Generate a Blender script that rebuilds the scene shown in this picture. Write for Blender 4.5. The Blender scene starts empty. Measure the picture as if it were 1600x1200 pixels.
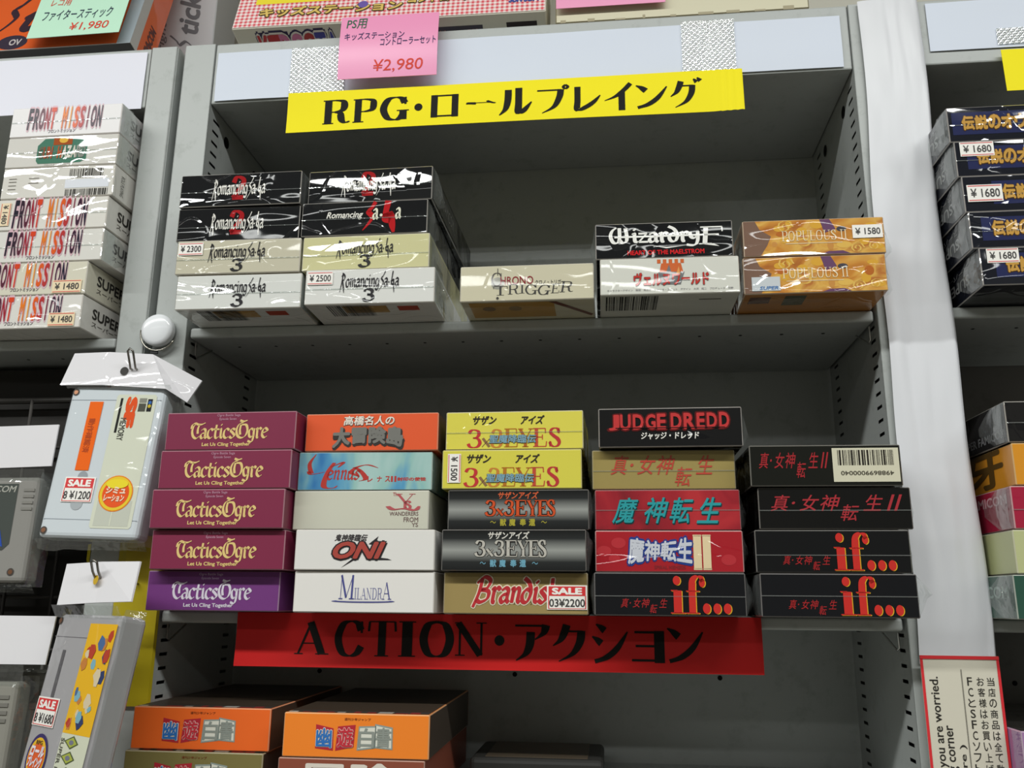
import bpy, bmesh, math, random
from mathutils import Vector, Matrix, Euler, noise
SC = bpy.context.scene
COL = SC.collection
random.seed(7)
ZT = 1.95                     # height of the rack's top edge above the floor

# ------------------------------------------------------------ camera
cam = bpy.data.cameras.new('camera')
cam.sensor_width = 36.0
cam.lens = 1369.03 / 1600 * 36
cam.clip_start = 0.02
co = bpy.data.objects.new('camera', cam)
COL.objects.link(co)
YAW, PITCH, ROLL = 0.1110, 0.2435, -0.0089
Rm = (Matrix.Rotation(YAW, 3, 'Z') @ Matrix.Rotation(PITCH, 3, 'X') @ Matrix.Rotation(ROLL, 3, 'Y'))
rx, fw, up = Rm.col[0], Rm.col[1], Rm.col[2]
M = Matrix((rx, up, -fw)).transposed().to_4x4()
M.translation = Vector((0.3588, -0.6862, ZT - 0.5052))
co.matrix_world = M
SC.camera = co

# ------------------------------------------------------------ world, lamps, exposure
SC.view_settings.view_transform = 'Standard'
SC.view_settings.look = 'None'
SC.view_settings.gamma = 1.0
SC.view_settings.use_curve_mapping = False
SC.view_settings.exposure = 0.0
W_ = bpy.data.worlds.new('shop'); SC.world = W_; W_.use_nodes = True
W_.node_tree.nodes['Background'].inputs[0].default_value = (0.95, 0.93, 0.74, 1)
W_.node_tree.nodes['Background'].inputs[1].default_value = 0.125
def tube(name, x, y, z, lx, ly, power):
    l = bpy.data.lights.new(name, 'AREA'); l.shape = 'RECTANGLE'; l.size = lx; l.size_y = ly
    l.energy = power; l.color = (0.97, 0.99, 0.96)
    o = bpy.data.objects.new(name, l); COL.objects.link(o); o.location = (x, y, z)
    return o
LZ = 2.66
for x_ in (-1.98, -0.68, 0.62, 1.92): tube('ceiling_tube', x_, -1.25, LZ, 1.22, 0.13, 23 if x_ < 0 else 20.5)
tube('ceiling_tube', 0.0, -2.7, LZ, 3.8, 0.13, 17)

# ------------------------------------------------------------ materials
def lin(h):
    h = h.lstrip('#')
    c = [int(h[i:i+2], 16) / 255 for i in (0, 2, 4)]
    return tuple(v / 12.92 if v <= 0.04045 else ((v + 0.055) / 1.055) ** 2.4 for v in c) + (1,)
MATS = {}
def nt(name):
    m = bpy.data.materials.new(name); m.use_nodes = True
    return m, m.node_tree, m.node_tree.nodes['Principled BSDF']
def film_normal(t, kind):
    """normal of a crinkled cellophane wrap, in the box's own coordinates"""
    N, L = t.nodes, t.links
    tc = N.new('ShaderNodeTexCoord'); oi = N.new('ShaderNodeObjectInfo')
    mul = N.new('ShaderNodeVectorMath'); mul.operation = 'SCALE'
    mul.inputs[0].default_value = (3.1, 1.7, 2.3); L.new(oi.outputs['Random'], mul.inputs['Scale'])
    add = N.new('ShaderNodeVectorMath'); L.new(tc.outputs['Object'], add.inputs[0]); L.new(mul.outputs[0], add.inputs[1])
    mp = N.new('ShaderNodeMapping'); mp.inputs['Rotation'].default_value = (0, 0.16, 0); mp.inputs['Scale'].default_value = (0.26, 1, 1.15)
    L.new(add.outputs[0], mp.inputs[0])
    a = N.new('ShaderNodeTexNoise'); a.inputs['Scale'].default_value = 31; a.inputs['Detail'].default_value = 0.4; a.inputs['Distortion'].default_value = 0.5
    L.new(mp.outputs[0], a.inputs['Vector'])
    r = N.new('ShaderNodeTexNoise'); r.inputs['Scale'].default_value = 22; r.inputs['Detail'].default_value = 0; r.inputs['Distortion'].default_value = 1.2
    L.new(add.outputs[0], r.inputs['Vector'])
    s = N.new('ShaderNodeMath'); s.operation = 'SUBTRACT'; s.inputs[1].default_value = 0.5; L.new(r.outputs['Fac'], s.inputs[0])
    ab = N.new('ShaderNodeMath'); ab.operation = 'ABSOLUTE'; L.new(s.outputs[0], ab.inputs[0])
    mm = N.new('ShaderNodeMath'); mm.operation = 'MINIMUM'; mm.inputs[1].default_value = 0.05; L.new(ab.outputs[0], mm.inputs[0])
    sm = N.new('ShaderNodeMath'); sm.operation = 'MULTIPLY_ADD'; sm.inputs[1].default_value = 0.8
    L.new(mm.outputs[0], sm.inputs[0]); L.new(a.outputs['Fac'], sm.inputs[2])
    b = N.new('ShaderNodeBump'); b.inputs['Distance'].default_value = {1: 0.0014, 2: 0.0044}[kind]; b.inputs['Strength'].default_value = 1.0
    L.new(sm.outputs[0], b.inputs['Height'])
    return b.outputs['Normal']
def coat(t, p, kind):
    if kind:
        p.inputs['Coat Weight'].default_value = 1.0; p.inputs['Coat Roughness'].default_value = 0.035
        p.inputs['Coat IOR'].default_value = 1.55
        t.links.new(film_normal(t, kind), p.inputs['Coat Normal'])
    else:
        p.inputs['Coat Weight'].default_value = 0.25; p.inputs['Coat Roughness'].default_value = 0.25
def col(h, film=0, rough=0.5, metal=0.0):
    k = ('c', h, film, rough, metal)
    if k not in MATS:
        m, t, p = nt('card_' + h.strip('#') + ('_wrapped' if film else ''))
        p.inputs['Base Color'].default_value = lin(h); p.inputs['Roughness'].default_value = rough
        p.inputs['Metallic'].default_value = metal
        if not metal: p.inputs['Specular IOR Level'].default_value = 0.02 if film > 0 else 0.25
        if film >= 0: coat(t, p, film)
        MATS[k] = m
    return MATS[k]
def steel(h='#aeb2b0'):
    k = ('steel', h)
    if k not in MATS:
        m, t, p = nt('painted_steel_' + h.strip('#')); N, L = t.nodes, t.links
        tc = N.new('ShaderNodeTexCoord')
        n = N.new('ShaderNodeTexNoise'); n.inputs['Scale'].default_value = 9; n.inputs['Detail'].default_value = 6; L.new(tc.outputs['Object'], n.inputs['Vector'])
        g = N.new('ShaderNodeTexNoise'); g.inputs['Scale'].default_value = 55; g.inputs['Detail'].default_value = 5; g.inputs['Roughness'].default_value = 0.7; L.new(tc.outputs['Object'], g.inputs['Vector'])
        r = N.new('ShaderNodeValToRGB'); r.color_ramp.elements[0].position = 0.28; r.color_ramp.elements[1].position = 0.46
        c = lin(h); r.color_ramp.elements[0].color = (c[0]*.62, c[1]*.63, c[2]*.6, 1); r.color_ramp.elements[1].color = c
        L.new(g.outputs['Fac'], r.inputs[0])
        mx = N.new('ShaderNodeMix'); mx.data_type = 'RGBA'; mx.inputs[6].default_value = c; L.new(r.outputs[0], mx.inputs[7])
        f = N.new('ShaderNodeMath'); f.operation = 'MULTIPLY'; f.inputs[1].default_value = 0.9; L.new(n.outputs['Fac'], f.inputs[0]); L.new(f.outputs[0], mx.inputs[0])
        L.new(mx.outputs[2], p.inputs['Base Color']); p.inputs['Roughness'].default_value = 0.42
        b = N.new('ShaderNodeBump'); b.inputs['Distance'].default_value = 0.0004; b.inputs['Strength'].default_value = 0.25
        L.new(g.outputs['Fac'], b.inputs['Height']); L.new(b.outputs[0], p.inputs['Normal'])
        MATS[k] = m
    return MATS[k]
def film_mat(kind='flap'):
    k = ('film', kind)
    if k not in MATS:
        m, t, p = nt('clear_film_' + kind); N, L = t.nodes, t.links; N.remove(p)
        out = N['Material Output']
        tr = N.new('ShaderNodeBsdfTransparent'); tr.inputs[0].default_value = (0.93, 0.95, 0.94, 1)
        gl = N.new('ShaderNodeBsdfGlossy'); gl.inputs['Roughness'].default_value = 0.06
        df = N.new('ShaderNodeBsdfDiffuse'); df.inputs[0].default_value = (0.75, 0.77, 0.77, 1)
        tc = N.new('ShaderNodeTexCoord')
        b = N.new('ShaderNodeBump'); b.inputs['Distance'].default_value = 0.0015
        if kind == 'tape':          # textured tape: fine diagonal cross-hatch
            hs = []
            for a in (0.9, -0.75):
                mp = N.new('ShaderNodeMapping'); mp.inputs['Rotation'].default_value = (0, a, 0); L.new(tc.outputs['Object'], mp.inputs[0])
                w = N.new('ShaderNodeTexWave'); w.inputs['Scale'].default_value = 95; w.inputs['Distortion'].default_value = 0.6; L.new(mp.outputs[0], w.inputs['Vector'])
                hs.append(w.outputs['Fac'])
            mx = N.new('ShaderNodeMath'); mx.operation = 'MULTIPLY'; L.new(hs[0], mx.inputs[0]); L.new(hs[1], mx.inputs[1])
            b.inputs['Distance'].default_value = 0.0006
            L.new(mx.outputs[0], b.inputs['Height']); gl.inputs['Roughness'].default_value = 0.16
            rm = N.new('ShaderNodeMapRange'); rm.inputs['To Min'].default_value = 0.05; rm.inputs['To Max'].default_value = 1.0
            L.new(mx.outputs[0], rm.inputs['Value'])
            m1 = N.new('ShaderNodeMixShader'); L.new(rm.outputs[0], m1.inputs[0]); L.new(tr.outputs[0], m1.inputs[1]); L.new(df.outputs[0], m1.inputs[2])
            df.inputs[0].default_value = (0.88, 0.9, 0.9, 1)
            fac = 0.3
        else:
            n = N.new('ShaderNodeTexNoise'); n.inputs['Scale'].default_value = 90; n.inputs['Detail'].default_value = 2; L.new(tc.outputs['Object'], n.inputs['Vector'])
            L.new(n.outputs['Fac'], b.inputs['Height'])
            m1 = N.new('ShaderNodeMixShader'); m1.inputs[0].default_value = {'flap': 0.10, 'bag': 0.05}[kind]
            L.new(tr.outputs[0], m1.inputs[1]); L.new(df.outputs[0], m1.inputs[2])
            fac = 0.14
        L.new(b.outputs[0], gl.inputs['Normal'])
        m2 = N.new('ShaderNodeMixShader'); m2.inputs[0].default_value = fac
        L.new(m1.outputs[0], m2.inputs[1]); L.new(gl.outputs[0], m2.inputs[2]); L.new(m2.outputs[0], out.inputs['Surface'])
        MATS[k] = m
    return MATS[k]
def ramp_mat(key, stops, film, axis=2, size=0.0295, rough=0.4, noise_amt=0.0, scale=20.0, stretch=(1, 1, 1)):
    """a printed colour run across the card (axis) or a printed cloudy picture"""
    k = ('ramp', key, film)
    if k not in MATS:
        m, t, p = nt('print_' + key); N, L = t.nodes, t.links
        tc = N.new('ShaderNodeTexCoord'); r = N.new('ShaderNodeValToRGB')
        if noise_amt:
            mp = N.new('ShaderNodeMapping'); mp.inputs['Scale'].default_value = stretch; L.new(tc.outputs['Object'], mp.inputs[0])
            n = N.new('ShaderNodeTexNoise'); n.inputs['Scale'].default_value = scale; n.inputs['Detail'].default_value = 3; n.inputs['Distortion'].default_value = noise_amt
            L.new(mp.outputs[0], n.inputs['Vector']); L.new(n.outputs['Fac'], r.inputs[0])
        else:
            sp = N.new('ShaderNodeSeparateXYZ'); L.new(tc.outputs['Object'], sp.inputs[0])
            d = N.new('ShaderNodeMath'); d.operation = 'DIVIDE'; d.inputs[1].default_value = size; L.new(sp.outputs[axis], d.inputs[0]); L.new(d.outputs[0], r.inputs[0])
        e = r.color_ramp.elements
        while len(e) < len(stops): e.new(0.5)
        for q, (pos, h) in zip(e, stops): q.position = pos; q.color = lin(h)
        L.new(r.outputs[0], p.inputs['Base Color']); p.inputs['Roughness'].default_value = rough; p.inputs['Specular IOR Level'].default_value = 0.05; coat(t, p, film)
        MATS[k] = m
    return MATS[k]

# ------------------------------------------------------------ mesh builder
class MB:
    def __init__(s): s.v = []; s.f = []; s.m = []; s.mats = []; s.sm = []
    def mi(s, m):
        if m not in s.mats: s.mats.append(m)
        return s.mats.index(m)
    def add(s, vs, fs, m, T=None, smooth=False):
        o = len(s.v); k = s.mi(m)
        s.v += [tuple(T @ Vector(v)) if T else tuple(v) for v in vs]
        for f in fs: s.f.append([i + o for i in f]); s.m.append(k); s.sm.append(smooth)
    def box(s, lo, hi, m, b=0.0, seg=1, T=None, smooth=False):
        bm = bmesh.new(); bmesh.ops.create_cube(bm, size=1)
        for v in bm.verts: v.co = [lo[i] + (hi[i] - lo[i]) * (v.co[i] + .5) for i in range(3)]
        if b: bmesh.ops.bevel(bm, geom=bm.edges[:], offset=b, segments=seg, affect='EDGES', profile=0.5)
        bm.verts.index_update()
        s.add([v.co[:] for v in bm.verts], [[v.index for v in f.verts] for f in bm.faces], m, T, smooth); bm.free()
    def tube(s, pts, r, m, n=8, T=None):
        pts = [Vector(p) for p in pts]; vs = []; fs = []
        for i, p in enumerate(pts):
            d = (pts[min(i+1, len(pts)-1)] - pts[max(i-1, 0)]).normalized()
            a = d.orthogonal().normalized() if i == 0 else (pa - d * pa.dot(d)).normalized()
            pa = a; b = d.cross(a)
            for j in range(n):
                t = 2 * math.pi * j / n; vs.append(p + (a * math.cos(t) + b * math.sin(t)) * r)
        for i in range(len(pts) - 1):
            for j in range(n): fs.append([i*n+j, i*n+(j+1) % n, (i+1)*n+(j+1) % n, (i+1)*n+j])
        fs.append(list(range(n))); fs.append([(len(pts)-1)*n+j for j in range(n)])
        s.add(vs, fs, m, T, True)
    def lathe(s, prof, m, n=32, T=None):
        vs = []; fs = []
        for r, z in prof:
            for j in range(n): t = 2*math.pi*j/n; vs.append((r*math.cos(t), r*math.sin(t), z))
        for i in range(len(prof)-1):
            for j in range(n): fs.append([i*n+j, i*n+(j+1) % n, (i+1)*n+(j+1) % n, (i+1)*n+j])
        fs.append(list(range(n))); fs.append([(len(prof)-1)*n+j for j in range(n)])
        s.add(vs, fs, m, T, True)
    def grid(s, nu, nv, fn, m, smooth=True, skip=None):
        vs = [fn(i/nu, j/nv) for j in range(nv+1) for i in range(nu+1)]
        fs = [[j*(nu+1)+i, j*(nu+1)+i+1, (j+1)*(nu+1)+i+1, (j+1)*(nu+1)+i] for j in range(nv) for i in range(nu) if not (skip and skip(i, j))]
        s.add(vs, fs, m, None, smooth)
    def quad(s, fr, r, m, l=0.0001):
        s.add([fr(r[0], r[1], l), fr(r[2], r[1], l), fr(r[2], r[3], l), fr(r[0], r[3], l)], [[0, 1, 2, 3]], m)
    def poly(s, fr, pts, m, l=0.0001):
        s.add([fr(x, y, l) for x, y in pts], [list(range(len(pts)))], m)
    def disc(s, fr, c, rx_, ry_, m, l=0.0001, n=20):
        s.poly(fr, [(c[0] + rx_*math.cos(2*math.pi*i/n), c[1] + ry_*math.sin(2*math.pi*i/n)) for i in range(n)], m, l)
    def build(s, name, parent=None, loc=None, rot=None):
        me = bpy.data.meshes.new(name); me.from_pydata(s.v, [], s.f)
        for m in s.mats: me.materials.append(m)
        me.polygons.foreach_set('material_index', s.m); me.polygons.foreach_set('use_smooth', s.sm); me.update()
        o = bpy.data.objects.new(name, me); COL.objects.link(o)
        if parent: o.parent = parent
        if loc is not None: o.location = loc
        if rot is not None: o.rotation_euler = rot
        return o
def empty(name, loc=(0, 0, 0), rot=None):
    o = bpy.data.objects.new(name, None); o.empty_display_size = 0.02; COL.objects.link(o); o.location = loc
    if rot: o.rotation_euler = rot
    return o
def tag(o, label=None, cat=None, group=None, kind=None):
    for k, v in (('label', label), ('category', cat), ('group', group), ('kind', kind)):
        if v: o[k] = v
    return o

# ------------------------------------------------------------ lettering
TXT = {}
def text_geom(s, shear=0.0):
    k = (s, shear)
    if k not in TXT:
        c = bpy.data.curves.new('lettering', 'FONT'); c.body = s; c.size = 1; c.resolution_u = 3; c.shear = shear
        o = bpy.data.objects.new('lettering', c); COL.objects.link(o)
        me = bpy.data.meshes.new_from_object(o.evaluated_get(bpy.context.evaluated_depsgraph_get()))
        vs = [(v.co.x, v.co.y) for v in me.vertices]; fs = [list(p.vertices) for p in me.polygons]
        bpy.data.objects.remove(o); bpy.data.curves.remove(c); bpy.data.meshes.remove(me)
        TXT[k] = (vs, fs)
    return TXT[k]
OFF = [(0, 0), (1, 0), (-1, 0), (0, 1), (0, -1), (.7, .7), (-.7, .7), (.7, -.7), (-.7, -.7)]
def fit(mb, vs, fs, fr, rect, m, l, grow, warp=None):
    x0 = min(v[0] for v in vs); x1 = max(v[0] for v in vs); y0 = min(v[1] for v in vs); y1 = max(v[1] for v in vs)
    sx = (rect[2]-rect[0]) / max(x1-x0, 1e-6); sy = (rect[3]-rect[1]) / max(y1-y0, 1e-6)
    for i, (ox, oy) in enumerate(OFF if grow else OFF[:1]):
        out = []
        for x, y in vs:
            u = rect[0] + (x - x0 + ox*grow)*sx; v = rect[1] + (y - y0 + oy*grow)*sy
            if warp: u, v = warp(u, v)
            out.append(fr(u, v, l + i*0.000004))
        mb.add(out, fs, m)
def text(mb, fr, s, rect, m, bold=0.0, shear=0.0, l=0.0002, warp=None):
    vs, fs = text_geom(s, shear)
    if vs: fit(mb, vs, fs, fr, rect, m, l, bold, warp)
def smooth_pts(p):
    if len(p) < 3: return p
    q = [p[0]] + p + [p[-1]]; out = []
    for i in range(1, len(q)-2):
        for k in range(6):
            t = k/6
            out.append(tuple(0.5*(2*q[i][c] + (q[i+1][c]-q[i-1][c])*t + (2*q[i-1][c]-5*q[i][c]+4*q[i+1][c]-q[i+2][c])*t*t + (3*q[i][c]-q[i-1][c]-3*q[i+1][c]+q[i+2][c])*t**3) for c in range(3)))
    return out + [p[-1]]
def stroke(p, thick, thin, phi):
    L, R = [], []
    for i, (x, y, mlt) in enumerate(p):
        a = p[max(i-1, 0)]; b = p[min(i+1, len(p)-1)]
        dx, dy = b[0]-a[0], b[1]-a[1]; n = math.hypot(dx, dy) or 1; dx /= n; dy /= n
        w = (thin + (thick-thin)*abs(dx*math.sin(phi) - dy*math.cos(phi))) * mlt / 2
        L.append((x - dy*w, y + dx*w)); R.append((x + dy*w, y - dx*w))
    n = len(p)
    return L + R, [[i, i+1, n+i+1, n+i] for i in range(n-1)]
def glyphs(F, s, thick, thin, phi=0.0, slant=0.0, gap=0.06):
    vs, fs, x0 = [], [], 0.0
    for ch in s:
        if ch == ' ': x0 += 0.4; continue
        adv, body = F[ch]
        for st in body.split(';'):
            st = st.strip()
            if st[0] == 'o':
                cx, cy, r = map(float, st[1:].split(','))
                g = [(cx + r*math.cos(i*.3927), cy + r*math.sin(i*.3927)) for i in range(16)]; f = [list(range(16))]
            else:
                sm = st[0] == '~'
                p = [tuple(map(float, q.split(','))) for q in st.lstrip('~').split()]
                p = [(q[0], q[1], q[2] if len(q) > 2 else 1.0) for q in p]
                g, f = stroke(smooth_pts(p) if sm else p, thick, thin, phi)
            o = len(vs); vs += [(x0 + x + slant*y, y) for x, y in g]; fs += [[i+o for i in q] for q in f]
        x0 += adv + gap
    return vs, fs
SERIF = {
 'R': (.86, '.2,0 .2,1; .03,0 .38,0; .03,1 .5,1; ~.2,1 .46,1 .66,.94 .71,.76 .65,.58 .46,.5 .2,.5; ~.42,.5 .58,.42 .64,.14 .76,.02,.8 .9,.06,.4'),
 'P': (.78, '.2,0 .2,1; .03,0 .4,0; .03,1 .5,1; ~.2,1 .46,1 .68,.93 .72,.74 .67,.54 .46,.46 .2,.46'),
 'G': (.92, '~.78,.74 .68,.94 .48,1 .25,.9 .12,.5 .25,.1 .48,0 .64,.07 .74,.24; .74,0 .74,.4; .54,.4 .92,.4; .8,.68,.3 .8,1,.3'),
 'A': (.9, '.08,0,.28 .42,1,.28; .4,1 .76,0; .2,.33 .64,.33; -.03,0 .22,0; .58,0 .96,0'),
 'C': (.86, '~.78,.74 .68,.94 .48,1 .25,.9 .12,.5 .25,.1 .48,0 .68,.08 .8,.28; .8,.66,.3 .8,1,.3'),
 'T': (.84, '.42,0 .42,1; .04,.98 .8,.98; .22,0 .62,0; .05,.98,.3 .03,.7,.3; .79,.98,.3 .81,.7,.3'),
 'I': (.42, '.21,0 .21,1; .03,0 .39,0; .03,1 .39,1'),
 'O': (.9, '~.45,1 .22,.9 .11,.5 .22,.1 .45,0 .68,.1 .79,.5 .68,.9 .45,1'),
 'N': (.92, '.15,0,.28 .15,1,.28; .1,1 .74,0; .77,0,.28 .77,1,.28; .02,0 .3,0; .0,1 .2,1; .62,1 .92,1'),
 'E': (.78, '.2,0 .2,1; .03,0 .72,0; .03,1 .68,1; .2,.52 .52,.52; .71,0,.3 .74,.28,.3; .67,1,.3 .69,.74,.3; .52,.38,.3 .52,.66,.3'),
 'Y': (.84, '.1,1 .42,.45; .76,1,.3 .44,.45,.3; .42,0 .42,.47; .24,0 .6,0; -.02,1 .28,1; .6,1 .88,1'),
 'S': (.72, '~.62,.76 .54,.95 .36,1 .18,.92 .14,.74,1.1 .32,.58,1.5 .54,.42,1.5 .64,.22,1.1 .54,.05 .34,0 .16,.08 .08,.26; .62,.7,.3 .63,1,.3; .08,0,.3 .08,.3,.3'),
 '3': (.7, '~.1,.8 .2,.96 .36,1 .56,.92 .6,.74 .5,.58 .3,.54; ~.3,.54 .56,.48 .66,.26 .54,.05 .32,0 .14,.06 .06,.22'),
 '2': (.7, '~.08,.74 .18,.96 .36,1 .58,.88 .58,.66 .36,.36 .08,.03; .06,.04,2 .64,.04,2'),
 'x': (.56, '.06,.6 .46,0; .5,.6,.3 .02,0,.3'),
 'M': (1.04, '.14,0,.28 .14,1,.28; .12,1 .5,.04; .5,.04,.3 .86,1,.3; .86,0 .86,1; .02,0 .28,0; .7,0 1.02,0'),
 'L': (.74, '.2,0 .2,1; .03,0 .68,0; .03,1 .38,1; .68,0,.3 .72,.3,.3'),
 'D': (.9, '.2,0 .2,1; .03,0 .4,0; .03,1 .4,1; ~.3,1 .56,.97 .76,.75 .79,.5 .76,.25 .56,.03 .3,0'),
 'U': (.88, '~.18,1 .18,.3 .28,.05 .48,0 .66,.08,.5 .74,.3,.35 .74,1,.35; .02,1 .34,1; .6,1 .88,1'),
 'H': (.92, '.2,0 .2,1; .72,0 .72,1; .2,.52 .72,.52; .03,0 .36,0; .03,1 .36,1; .56,0 .9,0; .56,1 .9,1'),
 'W': (1.2, '.08,1 .34,0; .34,0,.3 .6,1,.3; .58,1 .86,0; .86,0,.3 1.12,1,.3'),
 'F': (.74, '.2,0 .2,1; .03,0 .4,0; .03,1 .68,1; .2,.52 .52,.52; .67,1,.3 .69,.72,.3'),
 'i': (.56, 'o.28,.87,.125; .3,0 .3,.6; .08,.6 .3,.6; .06,0 .54,0'),
 'f': (.66, '~.74,.86,.6 .68,.97,.8 .52,1 .36,.9 .32,.7 .32,.4 .32,0; .08,.6 .6,.6; .06,0 .58,0; o.72,.83,.12'),
 '.': (.3, 'o.15,.11,.115'),
 's': (.5, '~.4,.46 .32,.58 .18,.58 .1,.46 .24,.34 .4,.2 .36,.03 .2,0 .08,.1'),
}
KANA = {
 'ロ': (.95, '.16,.06 .16,.84; .78,.06 .78,.84; .16,.81,1.6 .78,.81,1.6; .16,.1,1.6 .78,.1,1.6'),
 'ー': (.95, '~.04,.43,2.4 .12,.46,1.5 .8,.46,1.5 .9,.49,2.6'),
 'ル': (1., '~.28,.85,1 .27,.5,1 .2,.22,.8 .03,.03,.2; ~.58,.9,1 .58,.4,1 .58,.1,1.1 .74,.16,1 .95,.42,.2'),
 'プ': (1., '.05,.8,1.6 .78,.8,1.6; ~.76,.82,1 .72,.55,1 .55,.22,.8 .2,.02,.2; ~.9,.97,.5 .84,.9,.5 .9,.83,.5 .97,.9,.5 .9,.97,.5'),
 'レ': (.95, '~.18,.9,1 .18,.4,1 .18,.08,1.1 .45,.16,1.3 .72,.34,.9 .92,.56,.2'),
 'イ': (.95, '~.82,.95,.9 .62,.72,.9 .36,.5,.8 .03,.36,.2; .55,0 .55,.66'),
 'ン': (.95, '~.06,.86,.3 .2,.78,1. .34,.66,1.3; ~.1,.08,1.3 .4,.18,1.2 .68,.4,.9 .94,.78,.2'),
 'グ': (1., '~.36,.95,1 .3,.75,1 .2,.55,.8 .02,.4,.2; .32,.78,1.6 .74,.78,1.6; ~.72,.8,1 .68,.5,1 .5,.2,.8 .16,0,.2; ~.76,1.02,.3 .86,.9,1; ~.88,1.06,.3 .98,.94,1'),
 'ク': (.95, '~.36,.95,1 .3,.75,1 .2,.55,.8 .02,.4,.2; .32,.78,1.6 .74,.78,1.6; ~.72,.8,1 .68,.5,1 .5,.2,.8 .16,0,.2'),
 'ア': (.95, '.05,.85,1.6 .8,.85,1.6; ~.78,.87,1 .72,.68,.8 .52,.52,.2; ~.42,.7,1 .4,.4,1 .3,.18,.8 .08,.02,.2'),
 'シ': (.95, '~.14,.95,.3 .26,.88,1. .36,.8,1.2; ~.04,.66,.3 .16,.59,1. .27,.5,1.2; ~.1,.08,1.3 .4,.18,1.2 .68,.4,.9 .94,.78,.2'),
 'ョ': (.85, '.2,.64,1.6 .7,.64,1.6; .22,.35,1.6 .68,.35,1.6; .14,.05,1.6 .72,.05,1.6; .68,0 .68,.67'),
 '・': (.6, 'o.3,.44,.1'),
}
BLACK = {
 'T': (.64, '~.02,.62 .06,.86 .24,.97 .46,.90 .72,.90 .96,1.0; ~.34,.94 .16,.76 .1,.45 .2,.14 .42,.0 .64,.14; ~.56,.9 .48,.6 .5,.3'),
 'O': (.86, '~.5,1.0 .2,.86 .07,.5 .18,.14 .45,0 .72,.14 .82,.5 .7,.82 .4,.84; ~.25,1.12 .5,1.05 .75,1.12; ~.34,.85 .3,.5 .36,.2'),
 'a': (.48, '~.08,.5 .24,.6 .38,.5 .38,.12 .48,0; ~.38,.36 .16,.3 .08,.14 .18,0 .36,.12'),
 'c': (.42, '~.42,.5 .26,.6 .1,.46 .08,.15 .24,0 .42,.1'),
 't': (.38, '~.2,.86 .17,.5 .17,.12 .28,0 .42,.1; .0,.57 .4,.57'),
 'i': (.28, '~.06,.52 .14,.58 .16,.1 .28,.02; ~.1,.8 .2,.9'),
 's': (.42, '~.4,.52 .24,.6 .1,.48 .26,.32 .38,.16 .22,0 .04,.1'),
 'g': (.48, '~.38,.5 .2,.58 .08,.4 .12,.12 .26,.04 .4,.2; ~.4,.6 .4,0 .3,-.26 .04,-.2'),
 'r': (.42, '~.04,.52 .14,.58 .16,.06 .26,0; ~.16,.46 .3,.62 .42,.52'),
 'e': (.42, '~.08,.28 .4,.42 .34,.56 .22,.6 .09,.44 .08,.15 .24,0 .42,.1'),
 'W': (1., '~.3,1.0 .12,.8 .04,.45 .16,.05 .36,.02 .46,.3 .46,.98; ~.46,.2 .6,0 .78,.1 .8,.5 .74,.95'),
 'z': (.44, '.04,.58 .42,.58; .42,.58,.6 .04,.03,.6; .04,.03 .46,.03'),
 'd': (.5, '~.04,1.0 .3,.8 .44,.4 .34,.04 .14,.04 .06,.3 .2,.54 .4,.5'),
 'y': (.46, '~.06,.58 .1,.28 .24,.18 .38,.3; ~.42,.6 .4,.0 .24,-.28 -.1,-.24'),
 'n': (.5, '~.04,.52 .12,.58 .14,.0; ~.14,.44 .3,.6 .4,.5 .4,.1 .5,0'),
 'o': (.44, '~.22,.6 .06,.4 .1,.1 .22,0 .38,.15 .36,.48 .22,.6'),
 'm': (.72, '~.04,.52 .12,.58 .14,0; ~.14,.44 .28,.6 .36,.5 .36,0; ~.36,.44 .5,.6 .6,.5 .6,.1 .7,0'),
 'h': (.5, '~.1,1 .14,.5 .14,0; ~.14,.44 .3,.6 .4,.5 .4,.1 .5,0'),
 'B': (.7, '~.2,1 .16,.4 .0,-.2; ~.0,.8 .3,1.05 .6,.9 .5,.6 .25,.52; ~.25,.52 .6,.45 .6,.15 .3,0 .1,.1'),
 'R': (.62, '~.26,1.1,1.2 .22,.6 .16,.2 .02,-.4,.5; ~.1,.8 .3,1.0 .5,.8 .4,.56 .22,.5; ~.24,.5 .34,.2 .42,-.1 .5,-.45,.4'),
 'S': (.5, '~.62,1.15,1.4 .4,.8,1.2 .2,.62 .36,.45 .46,.3 .3,.0 -.08,-.42,.3'),
 'G': (.56, '~.3,1.15,1.2 .22,.6 .2,.2 .4,.1; ~.34,.52 .44,.3 .48,-.1 .54,-.5,.4; ~.1,.34 .5,.5'),
 'L': (.5, '~.4,1.1,.3 .1,.5,1 .12,.1,1.2 .5,.2,.4'),
 'u': (.48, '~.06,.58 .1,.1 .24,.02 .38,.2; ~.4,.6 .4,.1 .5,.0'),
 '·': (.2, 'o.1,.3,.07'),
}
def lettering(mb, fr, F, s, rect, m, thick=.17, thin=.03, phi=0.0, slant=0.0, l=0.0002, grow=0.0, gap=.06, warp=None):
    vs, fs = glyphs(F, s, thick, thin, phi, slant, gap)
    fit(mb, vs, fs, fr, rect, m, l, grow, warp)
def barcode(mb, fr, r, m, seed=1):
    rd = random.Random(seed); x = r[0]
    while x < r[2]:
        w = rd.choice((.004, .004, .008, .012)); mb.quad(fr, (x, r[1], min(x+w, r[2]), r[3]), m, .00025); x += w + rd.choice((.004, .006, .01))
def front(w, h): return lambda u, v, l: (u*w, -l, v*h)
def rside(w, h, d): return lambda u, v, l: (w+l, u*d, v*h)
def lside(w, h, d): return lambda u, v, l: (-l, d-u*d, v*h)
def under(w, d): return lambda u, v, l: (u*w, v*d, -l)
def topf(w, d, h): return lambda u, v, l: (u*w, v*d, h+l)
def flip(fr): return lambda u, v, l: fr(1-u, 1-v, l)
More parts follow.
